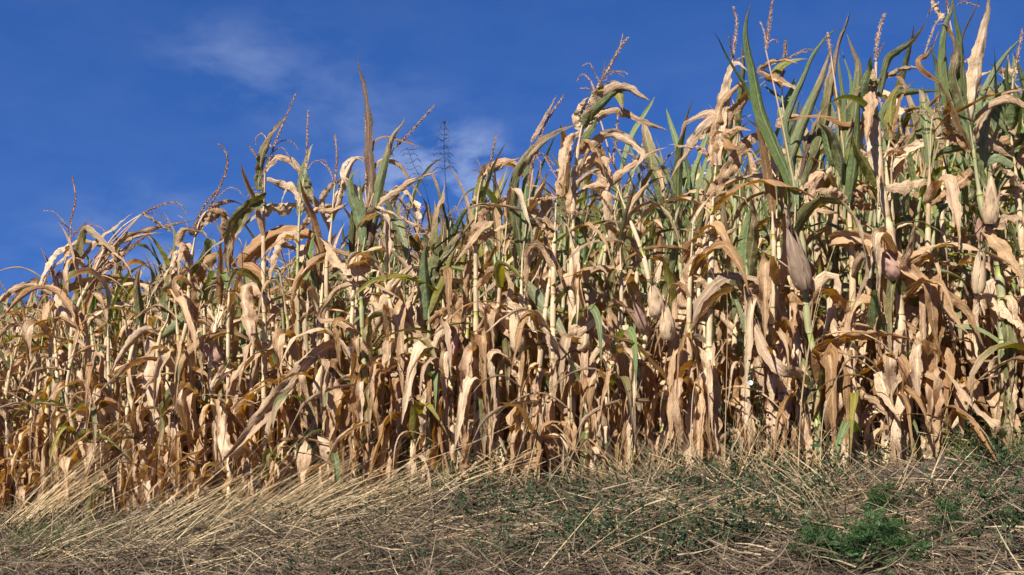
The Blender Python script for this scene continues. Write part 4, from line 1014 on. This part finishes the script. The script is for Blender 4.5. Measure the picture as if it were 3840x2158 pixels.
# ------------------------------------------------------------------ trees far beyond the field
rt = np.random.default_rng(21)
def tree(sx, top_sy, Y, wpx, label):
    x = (sx - 1920) / FPX * Y; zt = CAMZ - (top_sy - 1079) / FPX * Y; z0 = float(gz(x, Y)); H = zt - z0; w = wpx / FPX * Y / 2
    root = empty('tree', (x, Y, z0)); tag(root, label, 'tree', 'trees beyond the corn field')
    b = MB(); tube(b, catmull([[0, 0, -.2], [.06, .05, H * .35], [-.05, 0, H * .62], [.1, .1, H * .9]], 10)[0], np.linspace(.20, .05, 10), 7)
    for q in range(6):
        a = rt.uniform(0, 6.28); zz = H * rt.uniform(.3, .6)
        tube(b, [[0, 0, zz], [math.cos(a) * w * .4, math.sin(a) * w * .4, zz + H * .12], [math.cos(a) * w * .75, math.sin(a) * w * .75, zz + H * .22]], [.08, .05, .02], 5)
    obj('trunk', b.mesh('tree_trunk', [M['bark']]), root)
    cl = rt.normal(size=(26, 3)); cl = nrmz(cl) * rt.uniform(.2, .9, (26, 1)) ** .6 * [w, w, H * .36] + [0, 0, H * .60]
    n = 5200; c = cl[rt.integers(26, size=n)] + nrmz(rt.normal(size=(n, 3))) * (rt.random((n, 1)) ** .5) * w * .38
    c[:, 2] = np.minimum(c[:, 2], H)
    q = nrmz(rt.normal(size=(n, 3))); e = nrmz(np.cross(q, rt.normal(size=(n, 3)))); f = np.cross(q, e); s = rt.uniform(.07, .15, (n, 1))
    V = np.stack([c - e * s, c + f * s * .5, c + e * s, c - f * s * .5], 1)
    b = MB(); b.add(V, np.arange(n * 4).reshape(n, 4), None, np.repeat(rt.random(n), 4))
    cr = obj('crown', b.mesh('tree_crown', [M['tree']], False), root); cr['kind'] = 'stuff'
tree(60, 1125, 46, 280, 'dark leafy tree behind the leftmost corn plants')
tree(330, 1135, 50, 420, 'broad dark tree behind the olive sheath plant, seen through the leaves')
tree(640, 1120, 47, 360, 'dark tree showing through the gap below the arching tan leaves')
tree(960, 1120, 52, 300, 'dark tree behind the orange leaf plant')
tree(1640, 1000, 50, 330, 'dark tree behind the low sky gap in the middle of the field')
tree(2560, 800, 48, 280, 'dark tree behind the sky gap beside the drooping tan leaves')
tree(3420, 660, 50, 300, 'dark tree behind the tall green corn at the field edge')

# ------------------------------------------------------------------ dry grass, straw and green weeds on the bank
rgd = np.random.default_rng(31)
def edge_dist(x, y): return (rowY(x) - y) / 1.109          # metres in front of the first row
def ground_pts(n, lo, hi, fx=.80):
    out = np.zeros((0, 2))
    while len(out) < n:
        x = rgd.uniform(-7.4, 5.2, n * 2); d = rgd.uniform(lo, hi, n * 2); y = rowY(x) - d * 1.109
        k = (np.abs(x / np.maximum(y, .1)) < fx) & (y > 2.6); out = np.vstack([out, np.stack([x[k], y[k]], 1)])
    return out[:n]
def blades(mb, P0, az, el, L, w, bend, tint, segs=3, mat=0):
    """n flat tapering stems: start, compass, slope, length, width, droop"""
    n = len(P0); s = np.linspace(0, 1, segs + 1)
    el_s = el[:, None] - bend[:, None] * s[None]
    st = (L / segs)[:, None] * np.ones(segs + 1)[None]
    dx = np.cos(el_s) * np.cos(az)[:, None] * st; dy = np.cos(el_s) * np.sin(az)[:, None] * st; dz = np.sin(el_s) * st
    X = np.stack([P0[:, :1] + np.c_[np.zeros(n), np.cumsum(dx[:, :-1], 1)], P0[:, 1:2] + np.c_[np.zeros(n), np.cumsum(dy[:, :-1], 1)], P0[:, 2:3] + np.c_[np.zeros(n), np.cumsum(dz[:, :-1], 1)]], -1)
    r = rgd.uniform(0, pi, n); hx_ = np.stack([-np.sin(az), np.cos(az), np.zeros(n)], 1); up = np.array([0, 0, 1.0])
    sd = hx_ * np.cos(r)[:, None] + up * np.sin(r)[:, None]
    ww = w[:, None] * (1 - .75 * s[None] ** 1.5) * .5
    V = np.stack([X - sd[:, None] * ww[..., None], X + sd[:, None] * ww[..., None]], 2).reshape(n, -1, 3)
    m = (segs + 1) * 2; q = np.array([[2 * i, 2 * i + 1, 2 * i + 3, 2 * i + 2] for i in range(segs)])
    Q = (np.arange(n)[:, None, None] * m + q[None]).reshape(-1, 4)
    uv = np.broadcast_to(np.stack(np.meshgrid(s, [0, 1], indexing='ij'), -1).reshape(1, -1, 2)[..., ::-1], (n, m, 2))
    mb.add(V, Q, uv, np.repeat(tint, m), 0, mat)
def zof(p, lift=0): return np.c_[p, gz(p[:, 0], p[:, 1]) + lift]

# lying dead grass
b = MB(); n = 50000
p = ground_pts(n, -.10, 3.2); lift = np.abs(rgd.normal(0, .05, n))
bare = (np.abs(p[:, 0] - 2.05) < .75) & (edge_dist(p[:, 0], p[:, 1]) < .38) & (rgd.random(n) < .8)
p, lift = p[~bare], lift[~bare]; n = len(p)
blades(b, zof(p, lift), rgd.uniform(0, 2 * pi, n), rgd.normal(.08, .30, n), rgd.uniform(.06, .34, n), rgd.uniform(.003, .0082, n), rgd.normal(.1, .45, n), rgd.random(n))
n = 5000; p = ground_pts(n, .22, 3.2)
blades(b, zof(p), rgd.uniform(0, 2 * pi, n), rgd.uniform(.3, 1.4, n), rgd.uniform(.05, .22, n), rgd.uniform(.002, .0035, n), rgd.normal(.6, .5, n), rgd.random(n))
tag(obj('dead_grass', b.mesh('dead_grass', [M['mat']], False)), 'matted grey brown dead grass lying on the bank', 'dead grass', None, 'stuff')

# long straw combed over to the right
b = MB()
def swath(n, a, c, ang, spread, L, jit, el_y=.25, w=(.003, .0055), lift=0.0, bend=.25, mat=0):
    A, C = G(*a), G(*c); t = rgd.random(n)[:, None]; p = A[None, :2] * (1 - t) + C[None, :2] * t + rgd.normal(0, jit, (n, 2))
    e = np.radians(rgd.normal(ang, spread, n)); yw = rgd.normal(el_y, .22, n)
    blades(b, zof(p, lift + np.abs(rgd.normal(0, .03, n))), yw, e, rgd.uniform(.6, 1.1, n) * L, rgd.uniform(*w, n), rgd.normal(bend, .12, n), rgd.random(n), 4, mat)
swath(420, (20, 2010), (420, 1900), 44, 8, 1.1, .13, .1, bend=.12, mat=1)
swath(150, (0, 2090), (1000, 2110), 20, 16, .5, .25, .2, mat=1)
swath(160, (700, 2030), (1900, 2020), 14, 14, .5, .25, .1, mat=1)
swath(90, (500, 1990), (1100, 1930), 34, 7, 1.1, .18, .1, bend=.1, mat=1)
swath(110, (1050, 1960), (1700, 1860), 24, 7, 1.0, .15, .1, bend=.1, mat=1)
swath(260, (330, 1930), (640, 1900), 44, 9, .80, .12)
swath(300, (420, 2010), (1100, 1960), 28, 14, .85, .22)
swath(260, (900, 1990), (1550, 1880), 20, 14, .80, .22)
swath(160, (0, 2080), (900, 2100), 18, 20, .6, .25)
swath(300, (1900, 1990), (2700, 1960), 9, 6, .55, .12, 0.1, bend=.15)
swath(260, (2500, 1960), (3100, 1930), 7, 8, .5, .12, 0.0, bend=.1)
swath(70, (3000, 1960), (3300, 1930), 34, 20, .42, .14, 2.5, bend=.2)
swath(60, (3100, 1960), (3600, 1900), 20, 18, .42, .18, .5)
swath(300, (1500, 2000), (3700, 2050), 8, 12, .40, .3, 0.2)
swath(160, (2300, 1850), (3000, 1800), 55, 20, .45, .12, .6)
swath(160, (2400, 1850), (3100, 1790), 55, 22, .45, .12, 2.6)
for sx in range(-100, 3900, 100):            # tall dry grass hiding the feet of the corn
    yb = 1955 - (sx > 300) * (sx - 300) * .067 if sx < 3000 else 1775 - (sx - 3000) * .11
    swath(int(rgd.integers(4, 22)), (sx, yb), (sx + 110, yb - 6), rgd.normal(58, 12), 22, rgd.uniform(.28, .55), .08, rgd.choice([0.1, 2.9, .2]), (.003, .006), 0, .35)
tag(obj('straw', b.mesh('straw', [M['straw'], M['gold']], False)), 'long golden straw combed over to one side along the field edge', 'straw', None, 'stuff')

# coarse broken straws strewn on top
b = MB(); n = 700; p = ground_pts(n, -.05, 3.1)
blades(b, zof(p, .03), rgd.choice([0.15, 2.9, -.3, 1.2], n) + rgd.normal(0, .4, n), rgd.normal(.1, .16, n), rgd.uniform(.15, .5, n), rgd.uniform(.005, .010, n), rgd.normal(0, .12, n), rgd.random(n), 3)
tag(obj('broken_straw', b.mesh('broken_straw', [M['straw']], False)), 'coarse broken straws strewn over the dead grass', 'straw', None, 'stuff')

# low green weeds: little arrow leaves on thin stems
b = MB()
def weeds(cx, cy, rx, ry, n, h, leaf=(.016, .032), per=9):
    n = int(n * .55); h *= 1.25
    C = G(cx, cy)
    s = C[1] / FPX
    p = C[None, :2] + np.stack([rgd.normal(0, rx * s, n), rgd.normal(0, ry * s * 4, n)], 1)
    p[:, 1] = np.minimum(p[:, 1], rowY(p[:, 0]) + .1)
    P0 = zof(p); az = rgd.uniform(0, 6.28, n); el = rgd.uniform(.5, 1.5, n); L = h * rgd.uniform(.5, 1.2, n)
    blades(b, P0, az, el, L, np.full(n, .0025), rgd.normal(.3, .3, n), rgd.random(n), 3)
    m = n * per; i = np.repeat(np.arange(n), per); f = rgd.uniform(.1, 1, m)
    d = np.stack([np.cos(el[i]) * np.cos(az[i]), np.cos(el[i]) * np.sin(az[i]), np.sin(el[i])], 1)
    q = P0[i] + d * (L[i] * f)[:, None] + rgd.normal(0, .008, (m, 3))
    t = nrmz(rgd.normal(size=(m, 3)) + [0, 0, .3]); e = nrmz(np.cross(t, rgd.normal(size=(m, 3)))); nn = np.cross(t, e)
    l = rgd.uniform(*leaf, m)[:, None]; w = l * rgd.uniform(.22, .36, m)[:, None]
    V = np.stack([q, q + t * l * .4 + e * w + nn * w * .3, q + t * l * .45, q + t * l * .4 - e * w + nn * w * .3, q + t * l], 1)
    idx = (np.arange(m) * 5)[:, None]
    Q = np.concatenate([idx + np.array([[0, 1, 4, 2]]), idx + np.array([[0, 2, 4, 3]])])
    b.add(V, Q, None, np.repeat(rgd.random(m), 5))
for a in ((640, 1900, 150, 12, 90, .18), (1030, 1900, 120, 10, 60, .14), (1780, 1850, 110, 14, 150, .20), (1900, 1920, 130, 14, 100, .16), (2560, 1780, 120, 14, 200, .26),
          (2850, 1740, 130, 14, 230, .24), (2700, 1850, 220, 20, 200, .20), (2950, 1850, 160, 16, 130, .22), (2100, 1930, 160, 16, 170, .22), (2250, 2030, 190, 14, 230, .20),
          (2750, 2010, 240, 16, 260, .20), (3000, 1930, 130, 12, 110, .2), (3740, 1760, 60, 14, 70, .30), (3790, 2000, 50, 12, 70, .25), (3690, 1900, 110, 20, 60, .2),
          (1200, 2060, 300, 12, 60, .14), (420, 2090, 260, 12, 140, .14), (120, 2040, 130, 12, 110, .16), (3380, 1690, 220, 8, 60, .2), (2300, 1690, 260, 6, 90, .25),
          (1500, 2120, 260, 10, 90, .14), (2600, 2110, 200, 8, 130, .18), (3550, 2100, 160, 10, 60, .14), (2000, 2110, 200, 10, 80, .15), (700, 2000, 300, 14, 130, .16), (250, 1960, 160, 12, 90, .16), (1400, 1960, 260, 14, 120, .15)):
    weeds(*a)
tag(obj('green_weeds', b.mesh('green_weeds', [M['weed']], False)), 'tangled dark green weeds with small leaves on the bank', 'weeds', None, 'stuff')
# green grass tufts in the straw
b = MB()
for cx, cy, rx, n in ((620, 1880, 150, 500), (1000, 1890, 120, 150), (560, 1780, 60, 60), (2560, 1790, 160, 260), (3740, 1740, 70, 160), (1700, 1840, 200, 220), (150, 2060, 160, 260), (3000, 1740, 150, 160), (3720, 1700, 130, 160)):
    C = G(cx, cy); s = C[1] / FPX; p = C[None, :2] + np.stack([rgd.normal(0, rx * s, n), rgd.normal(0, .12, n)], 1)
    blades(b, zof(p), rgd.uniform(0, 6.28, n), rgd.uniform(.7, 1.5, n), rgd.uniform(.10, .30, n), rgd.uniform(.003, .006, n), rgd.normal(.4, .4, n), rgd.random(n), 4)
tag(obj('green_grass', b.mesh('green_grass', [M['greengrass']], False)), 'thin green grass blades growing through the straw', 'grass', None, 'stuff')

# the feathery green herb at the lower right
def herb(sx, sy, wpx, n, label):
    C = G(sx, sy); root = empty('feathery_herb', C); tag(root, label, 'herb')
    st, fo = MB(), MB(); s = C[1] / FPX
    for i in range(n):
        o = np.array([rgd.normal(0, wpx * s * .42), rgd.normal(0, wpx * s * .35), 0]); o[2] = float(gz(C[0] + o[0], C[1] + o[1])) - C[2]
        h = rgd.uniform(.08, .22) * (1 - .4 * min(1, abs(o[0]) / (wpx * s))); ln = rgd.normal(0, .035, 2)
        tip = o + [ln[0], ln[1], h]; tube(st, [o, (o + tip) / 2 + [0, 0, .01], tip], [.002, .0015, .001], 3, rgd.random())
        for f in range(7):
            c = o + (tip - o) * rgd.uniform(.35, 1.05); a = rgd.uniform(0, 6.28); ax = np.array([math.cos(a), math.sin(a), rgd.uniform(0, .7)]); ax /= np.linalg.norm(ax); L = rgd.uniform(.035, .07)
            m = 14; t = np.linspace(.1, 1, m)[:, None]; q = c + ax * L * t; sd = nrmz(np.cross(ax, rgd.normal(size=3)))
            dv = nrmz(sd * np.where(np.arange(m) % 2, 1, -1)[:, None] + ax * .6 + rgd.normal(0, .15, (m, 3))); l = L * .34 * np.sin(pi * (t * .85 + .12)); e = np.cross(dv, rgd.normal(size=3)); e = nrmz(e)
            V = np.stack([q, q + dv * l * .5 + e * l * .16, q + dv * l, q + dv * l * .5 - e * l * .16], 1)
            fo.add(V, np.arange(m * 4).reshape(m, 4), None, rgd.random())
    obj('stems', st.mesh('herb_stems', [M['weed']]), root)['kind'] = 'stuff'; obj('foliage', fo.mesh('herb_foliage', [M['herb']], False), root)['kind'] = 'stuff'
herb(3270, 2118, 190, 95, 'large clump of bright green feathery leaves on the dry bank')
herb(3310, 1960, 70, 36, 'small feathery green sprig just above the large feathery clump')
herb(3080, 2120, 70, 36, 'low feathery green sprig left of the large feathery clump')
herb(3560, 2040, 50, 22, 'sparse feathery green sprig right of the large feathery clump')

# single long dry grass stalks in front of the corn
SN = [0]
def grass_stalk(c, pts, label, w=.0055, head=True, dy=-.32, mat='straw'):
    pp = px(c, pts); bx, by = pp[0]
    x0, y0 = row_at_px(bx); y0 = y0 + dy; Gp = None
    g0 = G(bx, by)
    if edge_dist(g0[0], g0[1]) > .15: y0 = g0[1]
    P = [W(a, q, y0 - .12 * i / len(pp)) for i, (a, q) in enumerate(pp)]
    zg = float(gz(P[0][0], P[0][1]))
    if P[0][2] > zg + .03: P = [np.array([P[0][0] - .02, P[0][1], zg - .02])] + P
    P, L = catmull(np.array(P), 22); o = P[0].copy(); P = P - o
    b = MB(); tube(b, P, np.linspace(w, w * .4, len(P)) * .6, 4, rgd.random())
    root = obj('grass_stalk', b.mesh('grass_stalk', [M[mat]]), None, None, o)
    tag(root, label, 'grass stalk', 'single long dry grass stalks along the field edge')
    if head:
        hb = MB(); spikelets(hb, P[-6:], 260, .011, .0016, rgd, .001, .35); obj('seed_head', hb.mesh('seed_head', [M['straw']], False), root)
GS = 'dry grass stalk '
for c, pts, lab in (
    (10, [(855, 1400), (845, 950), (835, 590)], 'standing bolt upright before the combed straw at the left'),
    (10, [(660, 1448), (610, 970), (535, 620)], 'tilting left across the combed straw'),
    (10, [(1010, 1430), (940, 1190), (855, 960)], 'short, tilting left beside the bolt upright one'),
    (10, [(85, 1448), (120, 1250), (165, 930)], 'tilting right by the leftmost corn bases'),
    (9, [(0, 660), (100, 510), (230, 310), (380, 30)], 'rising right past the dark sheath plant'),
    (9, [(720, 980), (740, 700), (800, 300), (870, 0)], 'tall and thin, standing before the weathered dark ear'),
    (9, [(880, 850), (960, 620), (1080, 330)], 'slanting right below the brown arched leaf'),
    (9, [(500, 1180), (430, 1040), (330, 850)], 'tilting left over the dark green weed patch'),
    (6, [(340, 640), (300, 560), (180, 250), (120, 0)], 'hair thin and pale beside the drooping tan leaf plant'),
    (6, [(840, 1300), (880, 980), (960, 560), (1090, 160)], 'tall, rising right of the weathered dark ear'),
    (5, [(1290, 1448), (1400, 1100), (1480, 780)], 'slanting right before the olive blade plant'),
    (5, [(1400, 1448), (1540, 900), (1680, 700)], 'slanting right between the olive blade and splayed papery plants'),
    (5, [(2050, 1200), (2200, 720), (2290, 380)], 'crossing the two pale husked ears'),
    (5, [(1280, 1448), (1680, 1260), (1980, 1130), (2353, 1020)], 'lying low and long before the middle corn bases'),
    (5, [(2020, 1448), (1700, 1310), (1540, 1090)], 'tilting left at the foot of the splayed papery plant'),
    (5, [(2190, 1400), (2353, 1150)], 'stiff and thick, leaning right at the foot of the bushy tassel plant'),
    (5, [(1560, 1448), (1700, 1250), (1670, 1080)], 'bent in a hook at the foot of the corn in the middle'),
    (5, [(1640, 1448), (1760, 1180), (1860, 1030)], 'curving right at the foot of the splayed papery plant'),
    (7 if False else 0, [(1000, 1990), (1300, 1830), (1700, 1690), (2000, 1560)], 'long, sweeping up right through the middle of the combed straw'),
    (0, [(380, 1960), (640, 1820), (900, 1690), (1130, 1590)], 'long, sweeping up right below the long drooping leaf'),
    (0, [(640, 1960), (900, 1790), (1160, 1650), (1330, 1560)], 'long, sweeping up right across the tan fold plant base'),
    (0, [(1430, 2010), (1900, 1930), (2400, 1790), (2850, 1690)], 'golden, running far to the right over the weeds'),
    (0, [(2150, 2130), (2500, 1960), (2720, 1880)], 'lying along the grass left of the dark weeds'),
    (0, [(3180, 2060), (3090, 1950)], 'thick and pale, broken off left of the feathery clump'),
    (0, [(3640, 2070), (3560, 1960), (3480, 1850)], 'tilting left beside the bare soil'),
    (0, [(3690, 2070), (3800, 1990), (3850, 2005)], 'bent and golden near the right edge of the bank'),
    (0, [(3570, 1960), (3600, 1800)], 'short and white, upright by the bare soil'),
    (0, [(2580, 1780), (2760, 1720), (3000, 1690), (3300, 1720)], 'arching right over the tallest weed patch')):
    grass_stalk(c, pts, GS + lab, .0075 if 'thick' in lab or 'golden' in lab else .0055, 'broken' not in lab and 'short' not in lab)

# tall weedy grasses with open panicles against the sky
def panicle_grass(stem, brs, label, dY=.9):
    x, y = row_at_px(stem[0][0]); y += dY
    P = [W(a, q, y) for a, q in stem]; P = [np.array([P[0][0], y, float(gz(P[0][0], y))])] + P
    o = P[0].copy(); root = empty('panicle_grass', o); tag(root, label, 'wild grass', 'tall wild grasses among the corn')
    P, L = catmull(np.array(P) - o, 30); b = MB(); tube(b, P, np.linspace(.005, .0018, 30), 4); obj('stem', b.mesh('grass_stem', [M['weed']]), root)
    for pts in brs:
        B = np.array([W(a, q, y + rgd.uniform(-.05, .05)) - o for a, q in pts]); b = MB(); spikelets(b, B, 230, .012, .0026, rgd, .0009, .5)
        obj('seed_branch', b.mesh('seed_branch', [M['panicle']], False), root)
brs = []
for cx, cy in ((845, 480), (842, 520), (835, 560), (832, 600), (835, 650), (838, 690), (840, 740), (845, 790)):
    wd = 22 + (cy - 470) * .16
    for sgn in (-1, 1, .6):
        brs.append(px(2, [(cx, cy), (cx + sgn * wd * .6, cy - 14 + rgd.normal(0, 6)), (cx + sgn * wd * 1.25, cy + rgd.uniform(-4, 26))]))
brs.append(px(2, [(845, 520), (846, 490), (845, 462)]))
panicle_grass(px(2, [(880, 1300), (855, 900), (842, 700), (845, 470)]), brs, 'dark airy grass panicle standing alone against the sky in the middle')
brs = []
for cx, cy in ((600, 650), (610, 690), (630, 740), (640, 780), (655, 820), (680, 870)):
    for sgn in (-1, 1): brs.append(px(2, [(cx, cy), (cx + sgn * 30, cy + rgd.normal(0, 10)), (cx + sgn * 55, cy + rgd.uniform(0, 35))]))
panicle_grass(px(2, [(760, 1300), (720, 940), (640, 770), (590, 640)]), brs, 'pale leaning grass panicle just right of the green forked corn leaves', 1.1)

# bindweed climbing in front of the corn, with its flowers
def climbing_weed(pts, label, dy=-.2, leaves=40, flower=None):
    x, y = row_at_px(pts[0][0]); y += dy
    P = [W(a, q, y) for a, q in pts]; P = [np.array([P[0][0], y, float(gz(P[0][0], y))])] + P; o = P[0].copy()
    root = empty('bindweed', o); tag(root, label, 'weed', 'bindweed climbing at the field edge'); P, L = catmull(np.array(P) - o, 24)
    b = MB(); tube(b, P, .0016, 4); obj('stem', b.mesh('weed_stem', [M['weed']]), root)
    lm = bindleaf
    for i in range(leaves):
        f = rgd.uniform(.05, 1); j = int(f * 23); lo = obj('leaf', lm, root, None, P[j] + rgd.normal(0, .018, 3), 0, rgd.uniform(.6, 1.25)); lo.rotation_euler = rgd.uniform(-1.2, 1.2, 3) + [0, 0, rgd.uniform(0, 6)]
    if flower is not None:
        fo = obj('flower', flowerm, root, None, W(*flower, y - .05) - o); fo.rotation_euler = (1.2, .3, .2)
b = MB(); b.add([[0, 0, 0], [.006, .013, .002], [.022, .008, .003], [.034, 0, -.002], [.022, -.008, .003], [.006, -.013, .002], [.018, 0, 0]], [[0, 1, 2, 6], [2, 3, 4, 6], [6, 4, 5, 0]])
bindleaf = b.mesh('arrow_leaf', [M['weed']], False)
b = MB(); t = np.linspace(0, 2 * pi, 12, endpoint=False); r = np.array([.0015, .003, .008, .015]); z = np.array([0, .008, .013, .015])
b.add(np.stack([np.outer(r * (1), np.cos(t)) * (1 + .06 * np.cos(5 * t)), np.outer(r, np.sin(t)) * (1 + .06 * np.cos(5 * t)), np.outer(z, np.ones(12))], -1), tube_quads(4, 12)); flowerm = b.mesh('trumpet_flower', [M['petal']])
climbing_weed(px(9, [(520, 980), (450, 780), (400, 600), (360, 460), (300, 240)]), 'bindweed with one open white flower climbing before the dark sheath plant', -.2, 44, px(9, [(380, 612)])[0])
climbing_weed(px(9, [(250, 1050), (240, 900), (200, 760), (170, 640)]), 'leafy bindweed stem left of the white flower', -.2, 26)
climbing_weed(px(9, [(840, 1000), (820, 850), (800, 700), (780, 560)]), 'bindweed stem climbing a corn base right of the white flower', -.2, 26)
climbing_weed([(3745, 1840), (3760, 1740), (3735, 1640)], 'bindweed stem at the foot of the tallest right plant', -.3, 30)
climbing_weed([(3800, 2130), (3790, 2030), (3770, 1900)], 'bindweed stem low at the right edge of the bank', -1.6, 34)
climbing_weed([(2320, 1830), (2280, 1720), (2250, 1640)], 'thin bindweed stem at the foot of the bushy tassel plant', -.2, 22)
climbing_weed([(1840, 1830), (1860, 1740), (1900, 1650)], 'thin bindweed stem at the foot of the olive blade plant', -.2, 22)

# fallen corn leaves at the foot of the plants
spots = [(830, 1890, 'beside the combed straw at the left'), (1480, 1840, 'half under the husk in the straw'), (1600, 1855, 'pointing at the middle corn bases'), (240, 1830, 'lying on the leftmost combed straw'),
         (2210, 1830, 'below the bushy tassel plant'), (2480, 1800, 'on the dark weeds'), (3080, 1700, 'folded, by the crossing green blades plant'), (3260, 1690, 'orange brown, at the corn base by the bare soil'),
         (3520, 1690, 'flat on the bare soil'), (1120, 1870, 'right of the green tuft in the straw'), (1980, 1845, 'below the olive blade plant'), (2760, 1730, 'among the tallest weeds'), (640, 1900, 'in the green tuft'), (1350, 1860, 'below the green fork plant')]
for i, (sx, sy, lab) in enumerate(spots):
    g0 = G(sx, sy); x, y = g0[0], min(g0[1], rowY(g0[0]) - .06)
    o = obj('fallen_leaf', LIB['curl' if i % 3 == 0 else 'arch'][i % 10], None, M['p' if i % 2 else 't'], (x, y, float(gz(x, y)) + .035), rgd.uniform(0, 6.28), rgd.uniform(.5, .75))
    o.rotation_euler = (rgd.uniform(-.3, .3) + 1.5 * (i % 3 != 0), 0, rgd.uniform(0, 6.28)); tag(o, 'dry fallen corn leaf ' + lab, 'fallen leaf', 'corn leaves fallen at the field edge')
